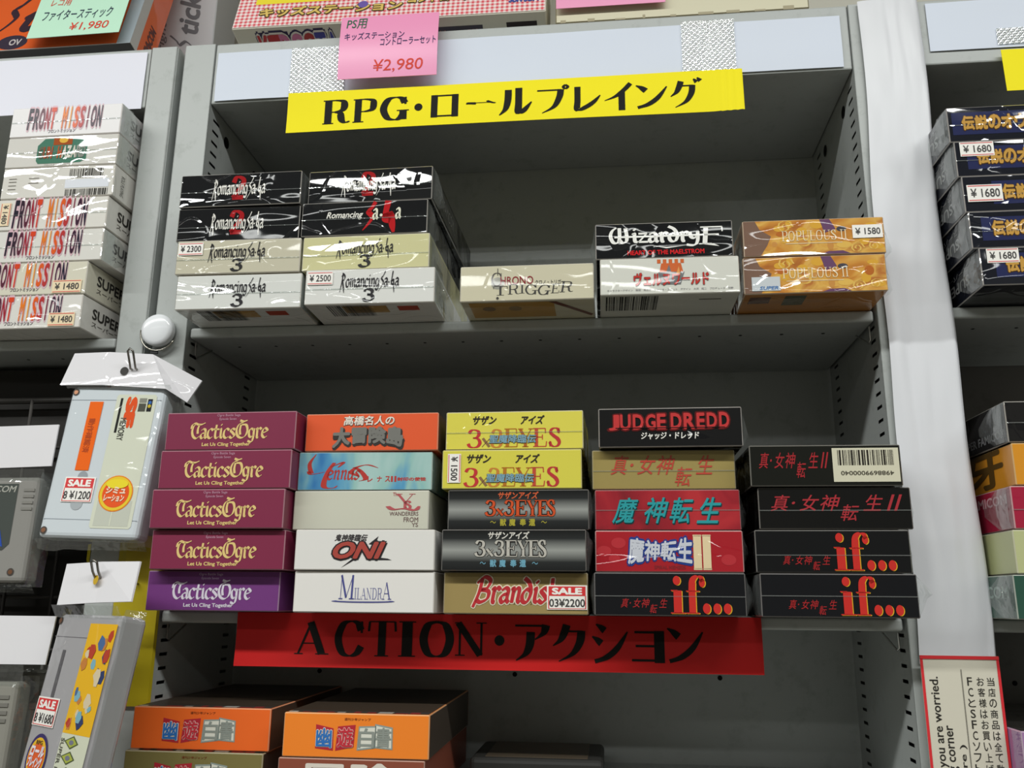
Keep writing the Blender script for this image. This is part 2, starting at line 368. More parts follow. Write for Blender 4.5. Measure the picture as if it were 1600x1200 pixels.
# ------------------------------------------------------------ the room
WD, DP, FA = 0.5723, 0.1557, 0.0625      # bay width, depth, height of the top panel's front
ZS = [-0.2779, -0.5143, -0.6428]         # shelf tops below the rack's top edge
wall = MB(); wall.box((-2.6, 0.19, 0), (3.2, 0.29, 2.72), col('#cfccc0', -1, .7)); tag(wall.build('wall_back'), kind='structure')
fl = MB(); fl.box((-2.6, -3.4, -0.1), (3.2, 0.29, 0), col('#8d8a84', -1, .45)); tag(fl.build('floor'), kind='structure')
ce = MB(); ce.box((-2.6, -3.4, 2.72), (3.2, 0.29, 2.8), col('#8b8d8c', -1, .8)); tag(ce.build('ceiling'), kind='structure')

STEEL, DARK = steel(), col('#0c0c0c', -1, .8)
def perforated(mb, x, m):
    ys = [0.0, .0095, .0220, .1260, .1385, DP]
    zs = [ZT - FA * .0]; z = -0.072
    while z > -0.80: zs += [ZT + z, ZT + z - .0026]; z -= .0108
    zs.append(0.0)
    vs = [(x, y, z) for z in zs for y in ys]; n = len(ys); fs = []
    for j in range(len(zs)-1):
        for i in range(n-1):
            if j % 2 == 1 and i in (1, 3) and j < len(zs)-2: continue
            fs.append([j*n+i, j*n+i+1, (j+1)*n+i+1, (j+1)*n+i])
    mb.add(vs, fs, m)
def shelving_unit(x0, shelves, label, m, clips=True, pw=(.0295, .0235), m2=None):
    m2 = m2 or m  # m2: inner panels' steel, darkened so the bay's shade is in the colour
    u = empty('shelving_unit', (x0, 0, 0)); tag(u, label, 'shelving', 'steel shelving units')
    for sd in (0, 1):
        xi = WD if sd else 0.0; xo = xi + (pw[1] if sd else -pw[0]); a, b = min(xi, xo), max(xi, xo)
        p = MB(); p.box((a, 0, 0), (b, .0016, ZT + .0008), m, .0007)
        p.box((xo - .0008, .0016, 0), (xo + .0008, DP, ZT), m)
        p.box((a, .0016, ZT - .0012), (b, DP, ZT), m)
        p.box((a + .002, DP - .002, 0), (b - .002, DP, ZT - .002), m)
        p.build('upright', u)
        s = MB(); perforated(s, xi, m2)
        g = (lambda sgn: lambda U, V, l: (xi + sgn*l, U, V))(-1 if sd else 1)
        for yy, zz in ((.039, -.0805), (.107, -.081)): s.disc(g, (yy, ZT + zz), .0056, .0056, DARK, .0004)
        s.build('side_panel', u)
    b = MB(); b.box((0, DP, 0), (WD, DP + .0015, ZT - .001), m2)
    fr = lambda U, V, l: (U, DP - l, V)
    for xx in (.085, .27, .455):
        for zz in (-.333, -.57): b.disc(fr, (xx, ZT + zz), .0022, .0022, DARK, .0004, 10)
    b.build('back_panel', u)
    t = MB(); t.box((.0005, .0006, ZT - FA), (WD - .0005, DP - .0005, ZT), m, .0014, 2); t.build('top_panel', u)
    for z in shelves:
        z += ZT
        s = MB(); s.box((.002, .0023, z - .0095), (WD - .002, DP - .0006, z), m, .0022, 3, smooth=False)
        f2 = lambda U, V, l, z=z: (U, V, z - .0095 - l)
        for i in range(16): s.disc(f2, (.035 + i*.0335, .031), .0016, .0016, DARK, .0003, 8)
        s.build('shelf', u)
        if clips:
            for sg, xx in ((1, .0), (-1, WD)):
                c = MB(); c.tube([(xx + sg*.0035, .012, z - .0105), (xx + sg*.003, .013, z - .0215), (xx + sg*.0035, .0165, z - .0235), (xx + sg*.008, .034, z - .0115)], .0008, col('#c9c9c4', -1, .3, .9), 6)
                c.build('shelf_clip', u)
    return u
shelving_unit(0.0, ZS, 'grey steel shelving bay in the middle under the yellow sign with black lettering', STEEL)
shelving_unit(-0.0630 - WD, [-0.2852], 'grey steel shelving bay on the left holding the white stacked boxes', STEEL, False, (.0285, .0250), steel('#8a8884'))
shelving_unit(0.6205, [-0.2770, -0.5143, -0.6160], 'grey steel shelving bay on the right holding navy boxes with gold lettering', STEEL, True, (.0235, .0295), steel('#6f6c6a'))

def strip(name, x0, z0, x1, z1, y, m, th=.0004, bend=None, nu=24, nv=4):
    """a thin sheet facing the aisle, with its own thickness and slight bend; origin at its lower left corner"""
    mb = MB(); w, h = x1-x0, z1-z0; bend = bend or (lambda u, v: 0)
    mb.grid(nu, nv, lambda u, v: (u*w, -bend(u, v), v*h), m)
    mb.grid(nu, nv, lambda u, v: (u*w, th - bend(u, v), v*h), m)
    for e in (0, 1): mb.grid(nu, 1, lambda u, v, e=e: (u*w, v*th - bend(u, e), e*h), m); mb.grid(1, nv, lambda u, v, e=e: (e*w, u*th - bend(e, v), v*h), m)
    fr = lambda u, v, l: (u*w, -bend(u, v) - l, v*h)
    return mb, fr, (x0, y, ZT + z0)
def nz(u, v, s, a, k=0): return a * noise.noise(Vector((u*s, v*s*.4, k)))

# paper strips taped over the top panels
PAPER = col('#dbe2f0', -1, .5)
mb, fr, loc = strip('p', .004, -.0605, .5645, -.0105, -.0004, PAPER, .0003, lambda u, v: .0003 + abs(nz(u, v, 7, .0012)))
fp = mb.build('paper_strip', None, loc); tag(fp, 'long white paper strip taped across the middle bay top, behind the pink price note', 'paper strip', 'paper strips on the shelf tops')
TAPE = film_mat('tape')
for a, b, c, d in ((.0756, -.0590, .1266, -.0115), (.4292, -.0615, .4748, -.0085)):
    t, f_, l_ = strip('t', a, b, c, d, 0, TAPE, .0002, lambda u, v: .0002 + abs(nz(u, v, 3, .0006, a)), 8, 8)
    t.build('tape_patch', fp, (a - loc[0], -.0018, ZT + b - loc[2]))
mb, fr, loc = strip('p', -.62, -.0640, -.0665, -.0045, -.0004, col('#ececf8', -1, .5), .0003, lambda u, v: .0003 + abs(nz(u, v, 7, .0012, 4)))
tag(mb.build('paper_strip', None, loc), 'white paper strip along the left bay top, above the topmost stacked white box', 'paper strip', 'paper strips on the shelf tops')
mb, fr, loc = strip('p', .636, -.0505, 1.17, -.004, -.0004, PAPER, .0003, lambda u, v: .0003 + abs(nz(u, v, 7, .0012, 8)))
fp2 = mb.build('paper_strip', None, loc); tag(fp2, 'grey white paper strip along the right bay top, right of the wrapped column', 'paper strip', 'paper strips on the shelf tops')
t, f_, l_ = strip('t', .690, -.0480, .735, -.0330, 0, TAPE, .0002, None, 8, 4); t.build('tape_patch', fp2, (.690 - loc[0], -.0016, ZT - .0480 - loc[2]))

# category signs
YEL, BLK, RED = col('#fcec08', -1, .6), col('#100f0c', -1, .7), col('#c81d1d', -1, .5)
def sign(x0, z0, x1, z1, y, m, bend, rot=0.0):
    mb, fr, loc = strip('s', x0, z0, x1, z1, y, m, .0004, bend, 220, 6); return mb, fr, loc
mb, fr, loc = sign(.0768, -.0995, .4790, -.0597, -.0052, YEL, lambda u, v: .0012*math.sin(u*3.1)*(1-v) + .004*max(0, u-.93)/.07*(1-v)*.4 + nz(u, v, 3, .0008, 2) + (.0004*math.sin((u - .945)*420) if u > .945 else 0))
def sign_text(chars, F, thick=.2, thin=.035):
    for ch, r in chars: lettering(mb, fr, F, ch, r, BLK, thick, thin, l=.0003)
sign_text((('R', (.083, .165, .146, .77)), ('P', (.152, .165, .206, .76)), ('G', (.213, .16, .279, .765))), SERIF, .23, .04)
sign_text((('・', (.291, .37, .309, .555)), ('ロ', (.328, .183, .389, .744)), ('ー', (.406, .45, .472, .54)), ('ル', (.479, .143, .551, .812)), ('プ', (.562, .143, .632, .85)),
    ('レ', (.641, .15, .699, .76)), ('イ', (.707, .131, .767, .81)), ('ン', (.774, .138, .841, .72)), ('グ', (.847, .131, .915, .84))), KANA, .2, .03)
tag(mb.build('category_sign', None, loc), 'yellow category sign with black serif lettering hanging under the middle bay top', 'sign', 'category signs')
mb, fr, loc = sign(.0679, -.5552, .4686, -.5150, -.0014, RED, lambda u, v: .0015 + nz(u, v, 3, .0012, 6) + .001*(1-v))
sign_text((('A', (.119, .225, .187, .85)), ('C', (.197, .2, .256, .87)), ('T', (.262, .216, .319, .862)), ('I', (.323, .218, .356, .862)), ('O', (.363, .215, .430, .885)), ('N', (.431, .23, .492, .875))), SERIF, .22, .035)
sign_text((('・', (.507, .44, .526, .63)), ('ア', (.546, .177, .612, .84)), ('ク', (.617, .174, .678, .85)), ('シ', (.69, .153, .757, .86)), ('ョ', (.763, .179, .823, .74)), ('ン', (.828, .177, .894, .80))), KANA, .2, .03)
rs = mb.build('category_sign', None, loc)
tag(rs, 'red category sign with black serif lettering hanging under the lower shelf', 'sign', 'category signs')
mb, fr, loc = sign(.6900, -.0945, 1.09, -.0555, -.0050, YEL, lambda u, v: .001*(1-v))
sign_text((('S', (.10, .16, .15, .8)),), SERIF)
tag(mb.build('category_sign', None, loc), 'yellow category sign cut off by the right edge, hanging on the right bay', 'sign', 'category signs')

# handwritten price notes
def note(name, x0, z0, x1, z1, y, m, lines, label, rot=(0, 0, 0), bend=None):
    mb, fr, loc = strip(name, x0, z0, x1, z1, y, m, .0005, bend, 16, 8)
    for s, r, c, b, sh in lines: text(mb, fr, s, r, c, b, sh, .00025)
    o = mb.build(name, None, loc, rot); tag(o, label, 'price note', 'handwritten price notes'); return o
PINK = col('#f39bc4', 0, .3); INK, GRN, RDI = col('#2b2560', -1), col('#27684a', -1), col('#e0402c', -1)
note('price_note', .1242, -.0535, .2145, .0098, -.0130, PINK, (('PS用', (.06, .79, .27, .96), GRN, .004, .1), ('キッズステーション', (.05, .60, .66, .72), INK, .006, .05), ('コントローラーセット', (.42, .48, .98, .60), INK, .006, .05),
    ('¥2,980', (.36, .07, .86, .27), RDI, .0, .1)), 'pink handwritten price note hanging over the paper strip, below the checkered box', (0, .012, 0), lambda u, v: .002*math.sin(v*3.1) + .001*u)
note('price_note', .3196, .0118, .4165, .068, -.0042, PINK, (('サブレット', (.3, .52, .75, .7), RDI, 0, .1), ('¥980', (.35, .12, .7, .32), RDI, 0, .1)), 'pink price note on the beige box, cut off by the top edge of the photo', (0, -.0, 0))

# ------------------------------------------------------------ big boxes on top of the rack
def carton(mb, w, d, h, m, b=.0012, edge=None):
    o = len(mb.f); mb.box((0, 0, 0), (w, d, h), m, b, 1)
    if edge:
        k = mb.mi(edge)
        for i in range(o, len(mb.f)):
            vs = [Vector(mb.v[q]) for q in mb.f[i]]
            a = (vs[1]-vs[0]).cross(vs[-1]-vs[0]).length if len(vs) == 4 else 0
            if a < 8*b*b + 2*b*max(w, d, h) and (len(vs) == 3 or min((vs[1]-vs[0]).length, (vs[-1]-vs[0]).length) < 2.2*b): mb.m[i] = k
# checkered controller box, leaning back
th = .27; w, d, h = .2965, .050, .28
mb = MB(); GING = None
m, t, p = nt('printed_gingham'); N, L = t.nodes, t.links
tc = N.new('ShaderNodeTexCoord'); sp = N.new('ShaderNodeSeparateXYZ'); L.new(tc.outputs['Object'], sp.inputs[0]); acc = []
for ax in (0, 2):
    a = N.new('ShaderNodeMath'); a.operation = 'MULTIPLY'; a.inputs[1].default_value = 1/.0046; L.new(sp.outputs[ax], a.inputs[0])
    b_ = N.new('ShaderNodeMath'); b_.operation = 'FRACT'; L.new(a.outputs[0], b_.inputs[0])
    c = N.new('ShaderNodeMath'); c.operation = 'GREATER_THAN'; c.inputs[1].default_value = .5; L.new(b_.outputs[0], c.inputs[0]); acc.append(c)
s_ = N.new('ShaderNodeMath'); L.new(acc[0].outputs[0], s_.inputs[0]); L.new(acc[1].outputs[0], s_.inputs[1])
hf = N.new('ShaderNodeMath'); hf.operation = 'MULTIPLY'; hf.inputs[1].default_value = .5; L.new(s_.outputs[0], hf.inputs[0])
mx = N.new('ShaderNodeMix'); mx.data_type = 'RGBA'; mx.inputs[6].default_value = lin('#f6ece8'); mx.inputs[7].default_value = lin('#dd5560'); L.new(hf.outputs[0], mx.inputs[0])
L.new(mx.outputs[2], p.inputs['Base Color']); p.inputs['Roughness'].default_value = .3; GING = m
CRM = col('#e6e1d2', 0, .45)
carton(mb, w, d, h, CRM, .001)
fr = front(w, h)
mb.quad(fr, (.003, .003, .997, .997), GING, .0002)
mb.quad(fr, (.06, .115, .997, .30), col('#f0dd3a', 0), .0003); mb.quad(fr, (.003, .16, .997, .9), col('#f0dd3a', 0), .00028)
mb.disc(fr, (.24, .19), .05, .028, col('#7a9a3c', 0), .0004); mb.disc(fr, (.24, .19), .03, .018, col('#4c6a34', 0), .0005)
def wv(u, v): return u, v
for s, r in (('キッズステーション', (.085, .048, .545, .092)), ('コントローラセット', (.565, .075, .865, .118))):
    text(mb, fr, s, r, col('#5b4a2a', 0), .12, 0, .0005); text(mb, fr, s, r, col('#e0c069', 0), .035, 0, .0008)
mb.disc(fr, (.42, .082), .016, .017, col('#6d5aa8', 0), .0009); mb.disc(fr, (.625, .112), .014, .016, col('#4f86c8', 0), .0009)
text(mb, fr, 'SUN·SOFT', (.885, .050, .985, .072), col('#3d4c9a', 0), .06, .3, .0006)
fb = flip(lambda u, v, l: (w - u*w, v*d, -l))
fb = lambda u, v, l: (u*w, (1-v)*d, -l)
for ch, x, c in (('K', .075, '#c43b3f'), ('I', .115, '#c43b3f'), ('D', .145, '#d87fa6'), ('S', .185, '#d87fa6'), ('S', .225, '#b8403f'), ('T', .262, '#4a4a9a'), ('A', .30, '#4a4a9a')):
    text(mb, fb, ch, (x, .20, x+.032, .80), col('#3b3358', 0), .13, 0, .0002); text(mb, fb, ch, (x, .20, x+.032, .80), col('#ece4dc', 0), .08, 0, .0004); text(mb, fb, ch, (x, .20, x+.032, .80), col(c, 0), .03, 0, .0007)
mb.disc(fb, (.245, .55), .03, .36, col('#7a4aa0', 0), .0001)
mb.quad(fb, (.64, .42, .80, .78), col('#4a4552', 0), .0002); text(mb, fb, '対応ソフト別売', (.65, .48, .79, .7), col('#c88a78', 0), .03, 0, .0004)
mb.quad(fb, (.875, .36, .97, .80), col('#2d2226', 0), .0002); mb.disc(fb, (.92, .55), .02, .12, col('#c05030', 0), .0004)
o = mb.build('toy_box', None, (.0135, 0.000, ZT + d*math.sin(th) + .0022), (-th, .006, 0)); tag(o, 'red checkered controller box with a yellow band leaning on the middle bay top', 'box', 'boxes on top of the rack')
# beige box at the right
mb = MB(); w, d, h = .222, .12, .07; BG = col('#d6d0b4', 0, .5)
carton(mb, w, d, h, BG, .001, col('#8d8468', 0))
fr = front(w, h); rd = random.Random(3)
for i in range(9): mb.quad(fr, (.02 + i*.11, .0, .02 + i*.11 + rd.uniform(.01, .06), rd.uniform(.02, .06)), col('#a49a7c', 0), .0001)
mb.quad(fr, (.44, .30, .62, .9), col('#e8e2c0', 0), .0001)
for i in range(5): mb.poly(fr, [(.45+i*.03, .3), (.46+i*.035, .3), (.5+i*.03, .8), (.495+i*.03, .8)], col('#b9b196', 0), .0002)
o = mb.build('carton', None, (.3187, .0015, ZT + .0006)); tag(o, 'worn beige carton lying at the right end of the middle bay top', 'box', 'boxes on top of the rack')
# orange joystick box on the left bay
th = .25; w, d, h = .30, .040, .20; mb = MB(); OR = col('#e4622c', 1, .4)
carton(mb, w, d, h, OR, .001, col('#c8c2bc', 1))
fr = front(w, h); x_ = lambda X: (X + .385)/w
for s, r in (('Stick', (.48, .10, .705, .33)),):
    lettering(mb, fr, BLACK, 'S', (.49, .09, .60, .40), col('#3b2a35', 1), .2, .08, .9, .25); text(mb, fr, 'tick', (.595, .135, .80, .30), col('#3b2a35', 1), .05, .35)
mb.disc(fr, (.585, .055), .052, .05, col('#3b3342', 1)); text(mb, fr, 'OV', (.575, .035, .615, .075), col('#c9c0c0', 1), .03)
mb.quad(fr, (.953, .0, .999, .999), col('#a9b3bb', 1), .0002)
fb = lambda u, v, l: (u*w, (1-v)*d, -l)
mb.quad(fb, (.0, .32, 1, 1), col('#4d4b4c', 1), .0003); mb.quad(fb, (.0, .0, 1, .32), col('#8e1f1a', 1), .0003)
fs_ = rside(w, h, d); mb.quad(fs_, (.0, 0, .28, 1), col('#c9c6c4', 1), .0002)
text(mb, lambda u, v, l: fs_(v, u, l), 'CAPCOM', (.06, .50, .24, .74), col('#5a2026', 1), .06)
o = mb.build('joystick_box', None, (-.3885, .004, ZT + d*math.sin(th) + .0006), (-th, 0, 0)); tag(o, 'orange joystick box with black lettering and a mint note, on the left bay top', 'box', 'boxes on top of the rack')
MINT = col('#c9f2d8', 0, .35)
nl = note('price_note', -.190, .0160, -.0955, .085, -.0045, MINT, (('レコ用', (.14, .61, .36, .74), RDI, 0, .1), ('ファイタースティック', (.10, .32, .86, .52), col('#2f3a52', -1), .004, .1), ('¥1,980', (.44, .08, .86, .25), RDI, 0, .1)),
    'mint green handwritten price note in front of the orange joystick box', (-.22, .0, 0), lambda u, v: .001*u)
# silver box behind
mb = MB(); w, d, h = .071, .05, .26; SIL = col('#c3c3c6', 0, .35)
carton(mb, w, d, h, SIL, .001); fr = front(w, h); fr2 = lambda u, v, l: fr(1 - v, u, l)
lettering(mb, fr2, BLACK, 'S', (.23, .20, .33, .70), col('#6c6c70', 0), .17, .05, .9, .3); text(mb, fr2, 'tick', (.33, .26, .52, .58), col('#6c6c70', 0), .03, .35)
text(mb, fr2, 'Fighter', (.25, .74, .46, .88), col('#77777b', 0), .01, .35)
o = mb.build('joystick_box', None, (-.1255, .097, ZT + .0006)); tag(o, 'silver grey upright box with grey script running up it, behind the post tops', 'box', 'boxes on top of the rack')

# ------------------------------------------------------------ right column: paper wrapped post, notice
mb = MB(); CV = col('#dcdde2', 0, .38)
def cover(u, v):
    z = -.5460 + v*.5465; b = nz(u, v, 3.0, .0035, 3) + nz(u, v*3, 6, .0016, 9)
    wav = .0012*math.sin(v*17) + .0015*math.sin(v*6.3 + 1)
    if u < .72: x = .5795 + u/.72*.0470; y = -.0030 - (abs(b) + .0032*math.sin(min(u/.72, 1)*1.57))*min(1, max(0, v - .02)*12)
    else: t_ = (u-.72)/.28; x = .6265 + .0020*math.sin(min(1, t_*2)*1.57); y = -.0062 + t_*.0052
    if v < .03: z += .0025*math.sin(u*19)
    return (x + wav - (1-v)*.0035*(1-u), y, ZT + z)
mb.grid(28, 90, cover, CV)
o = mb.build('post_cover'); tag(o, 'white paper sheet under clear plastic wrapped around the post right of the middle bay', 'paper cover')
mb, fr, loc = strip('n', .5755, -.800, .6285, -.5395, -.0100, col('#d2cdbd', 0, .3), .0006, lambda u, v: .0002*math.sin(u*3.1), 10, 24)
RB = col('#d3343a', -1, .4)
mb.quad(fr, (0, .991, 1, 1), RB, .0007); mb.quad(fr, (0, 0, .035, 1), RB, .0003); mb.quad(fr, (.965, 0, 1, 1), RB, .0003); mb.quad(fr, (.50, .05, .512, .965), col('#77746a', -1), .0003)
K = col('#2e2c28', -1)
def up(x0, x1, y0, y1, s): text(mb, lambda U, V, l: fr(x1 - V*(x1-x0), y0 + U*(y1-y0), l), s, (0, 0, 1, 1), K, .012)
up(.095, .235, .70, .945, 'f you are worried.'); up(.25, .36, .707, .822, 'g corner'); up(.39, .48, .70, .774, 'are )')
for x, s in ((.865, '当店の商品は全て動作'), (.735, 'お客様はお買い上げ後'), (.60, 'FCとSFCソフトのお客')):
    for i, ch in enumerate(s):
        y = .945 - i*.0272; e_ = .030 if ch in 'FCS' else .045; text(mb, fr, ch, (x - e_, y - .0212, x + e_, y), K, .006)
tag(mb.build('notice', None, loc), 'red bordered notice with English and Japanese text at the foot of the wrapped post', 'notice')

# magnet button with wire clip
t = empty('magnet_clip', (-.0222, -.0045, ZT - .2825)); tag(t, 'round white magnet button with a wire clip on the post gap', 'magnet')
mb = MB(); RX = Matrix.Rotation(math.pi/2, 4, 'X')
mb.lathe([(.0128, -.003), (.0141, .0), (.0142, .0035), (.0134, .0052), (.0105, .0064), (.004, .0070)], col('#eceef2', 0, .12), 40, RX); mb.build('button', t)
mb = MB(); pts = [(.0160*math.cos(a), -.001, .0160*math.sin(a) - .0015) for a in [math.pi*(.95 + i*.0475) for i in range(20)]]
mb.tube(pts, .0008, col('#b4b0a6', -1, .25, 1.0), 8); mb.box((-.006, -.0008, -.0205), (.001, .0006, -.0160), col('#2a2a2c', -1, .4), .0004); mb.build('wire_clip', t)

# yellow sheet on the post
mb = MB(); YS = col('#b5a31f', 0, .4)  # yellow darkened: shade from the cartridge and boxes is put into it
pts = [(-.0735, .0125), (-.034, -.001), (-.0300, -.0035), (.0010, -.0035), (.0018, -.001)]
def ysheet(off):
    vs = []; fs = []
    for (x, y), zt in zip(pts, (-.462, -.4565, -.456, -.456, -.456)): vs += [(x, y + off, ZT + zt), (x, y + off, ZT - .5865 if x > -.05 else ZT - .474)]
    for i in range(len(pts)-1): fs.append([2*i, 2*i+1, 2*i+3, 2*i+2])
    return vs, fs
for q in (0, .0006): mb.add(*ysheet(q), YS)
tag(mb.build('yellow_sheet'), 'bent yellow plastic sheet on the left post behind the hanging cartridges', 'sheet')

# wire grid of the left bay
t = empty('wire_grid', (-.62, .035, 0)); tag(t, 'dark wire grid panel standing in the left bay below the white stacked boxes', 'wire grid')
GR = col('#4a4744', -1, .5, .2); mb = MB()
for i in range(13):
    mb.tube([(.03 + i*.0432, 0, .9), (.03 + i*.0432, 0, ZT - .332)], .0014, GR, 6)
mb.build('vertical_wires', t); mb = MB()
for j in range(17): mb.tube([(.01, .0026, ZT - .332 - j*.0432), (.552, .0026, ZT - .332 - j*.0432)], .0016 if j else .0028, GR, 6)
mb.build('horizontal_wires', t); mb = MB()
for x in (.015, .547): mb.tube([(x, .005, 0), (x, .005, ZT - .33)], .004, GR, 8)
mb.build('frame', t); mb = MB(); mb.box((.006, .0135, .02), (.552, .0165, ZT - .300), col('#2c2a28', -1, .7)); mb.build('shade_board', t)  # dark board added behind the grid to stand in for the bay's deep shade
# ------------------------------------------------------------ stickers, wraps and game boxes
STK = col('#efece6', -1, .4); SRED = col('#d43a3c', -1, .4); SINK = col('#3c3a3a', -1, .5)
def price_sticker(parent, fr, r, price, style='line', up=False, tint=None):
    """paper price tag: r is its rectangle on the face"""
    mb = MB(); g = lambda u, v, l: fr(r[0] + u*(r[2]-r[0]), r[1] + v*(r[3]-r[1]), l + .0006)
    q = (lambda u, v, l: g(v, 1-u, l)) if up else g
    st = tint or STK
    for l in (0, .0002): mb.quad(g, (0, 0, 1, 1), st, l)
    for a, b in (((0, 0), (1, 0)), ((1, 0), (1, 1)), ((1, 1), (0, 1)), ((0, 1), (0, 0))): mb.add([g(*a, 0), g(*b, 0), g(*b, .0002), g(*a, .0002)], [[0, 1, 2, 3]], st)
    if style == 'sale':
        mb.quad(q, (.04, .56, .96, .95), SRED, .0003); text(mb, q, 'SALE', (.14, .63, .86, .88), STK, .05, 0, .0004)
        text(mb, q, price, (.06, .12, .94, .44), SINK, .015, 0, .0004); mb.quad(q, (.03, .03, .97, .055), SRED, .0003)
        for x in (.03, .945): mb.quad(q, (x, .03, x + .025, .56), SRED, .0003)
    else:
        if style == 'line':
            mb.quad(q, (.03, .90, .97, .95), SRED, .0003); mb.quad(q, (.03, .06, .97, .11), SRED, .0003)
        text(mb, q, price, (.10, .26, .92, .76), SINK, .012, 0, .0004)
    return mb.build('price_sticker', parent)
def plastic_wrap(parent, w, h, d, right=.0, left=.0, seam=True, seed=1, bottom=0.0):
    """the loose ends and the welded seam of the clear wrap"""
    rd = random.Random(seed); fm = film_mat('flap')
    if seam:
        mb = MB(); v = rd.uniform(.40, .50)*h
        mb.box((.0004, -.0007, v - .0003), (w - .0004, -.0003, v + .0003), fm); mb.build('wrap_seam', parent)
    for ext, x0, sg in ((right, w, 1), (left, 0, -1)):
        if ext:
            mb = MB(); k = rd.random()*9; pk = rd.uniform(.25, .75)
            def g(u, v, x0=x0, sg=sg, ext=ext):
                tri = min(v/pk, (1-v)/(1-pk))*.75 + .25
                return (x0 + sg*(.0002 + u*ext*tri*(1 + .3*noise.noise(Vector((v*5, k, 0))))), .0006 + .016*u + .0035*u*noise.noise(Vector((u*3, v*6, k))), h*(.02 + v*.96) + .002*u*noise.noise(Vector((v*4, 2, k))))
            mb.grid(5, 9, g, fm, False)
            mb.grid(5, 5, lambda u, v, x0=x0, sg=sg: (x0 + sg*(.0004 + .0012*abs(noise.noise(Vector((u*4, v*4, k)))) + .001*(1-abs(2*v-1))), .004 + u*.045*(1-abs(2*v-1)*.6), h*(.03 + v*.94)), fm, False)
            mb.build('wrap_end', parent)
BW, BH, BD = .105, .0295, .182
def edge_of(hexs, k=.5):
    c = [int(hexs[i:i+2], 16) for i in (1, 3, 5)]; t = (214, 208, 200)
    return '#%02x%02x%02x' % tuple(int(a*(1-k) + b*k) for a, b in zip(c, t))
def game_box(loc, yaw, base, film, art, label, group, face=None, bot=None, w=BW, h=BH, d=BD, wrap=None, name='game_box', seed=0):
    mb = MB(); bm_ = col(base, film, .5)
    carton(mb, w, d, h, bm_, .0007, col(edge_of(base, .72 if film == 2 else .5), film, .5))  # worn light edges; on heavy wrap paler still, the film's glint painted in
    fr = front(w, h)
    if face: mb.quad(fr, (.006, .02, .994, .98), face, .00012)
    st = []; mb.quad(topf(w, d, h), (.012, .012, .988, .988), col('#3f3c38', film, .5), .0001)
    art(mb, fr, st, dict(r=rside(w, h, d), l=lside(w, h, d), b=under(w, d), t=topf(w, d, h)))
    o = mb.build(name, None, (loc[0], loc[1], ZT + loc[2]), (0, 0, max(-.016, min(.016, yaw))))
    tag(o, label, 'game box', group)
    for a in st: price_sticker(o, *a)
    if wrap is not None: plastic_wrap(o, w, h, d, *wrap, seed=seed + 3)
    return o
def C_(h, f=0): return col(h, f)

# --- printed fronts
def romance(ink, f, num=None, blob=None, st_=None, by=(.27, .30, .72, .90)):
    def art(mb, fr, st, s):
        if blob:
            lettering(mb, fr, SERIF, '2', (.425, .18, .545, .92), C_('#a31d22', f), .26, .10, l=.0002)
        r = by if num else (.27, .14, .71, .86)
        lettering(mb, fr, BLACK, 'RomancingSa·Ga', r, C_(ink, f), .16, .05, .9, .05, l=.0004, gap=.0)
        if num: lettering(mb, fr, SERIF, '3', (.445, .05, .545, .44), C_(ink, f), .24, .06, .6, .0, .0004)
        if st_: st.append((fr, (.015, .56, .215, .93), st_, 'line'))
        if num:
            b = s['b']; mb.quad(b, (.28, .03, .62, .12), C_('#b08a4a', f)); mb.quad(b, (.70, .04, .86, .10), C_('#b0452f', f)); barcode(mb, b, (.16, .02, .5, .16), C_('#222222', f), 5)
            mb.quad(s['r'], (.05, .1, .5, .9), C_('#b9b59a', f)); mb.quad(s['r'], (.1, .25, .3, .5), C_('#8a8770', f), .0002)
        else:
            mb.quad(s['r'], (.04, .1, .6, .9), C_('#4a4a46', f)); text(mb, s['r'], 'SUPER FAMICOM', (.08, .35, .5, .7), C_('#8c8c88', f))
    return art
def saga1(mb, fr, st, s):
    f = 2; text(mb, fr, 'Romancing', (.20, .46, .49, .70), C_('#e9e6de', f), .02, .3)
    lettering(mb, fr, BLACK, 'S', (.49, .12, .60, 1.0), C_('#b81f24', f), .30, .14, .9); lettering(mb, fr, BLACK, 'G', (.64, .04, .75, 1.0), C_('#b81f24', f), .30, .14, .9)
    for x in (.565, .745): lettering(mb, fr, BLACK, 'a', (x, .42, x + .05, .78), C_('#e4e2cf', f), .2, .06, .5, 0, .0004)
    mb.disc(fr, (.635, .56), .012, .045, C_('#e4e2cf', f), .0004, 10); mb.quad(s['r'], (.04, .1, .6, .9), C_('#4a4a46', f))
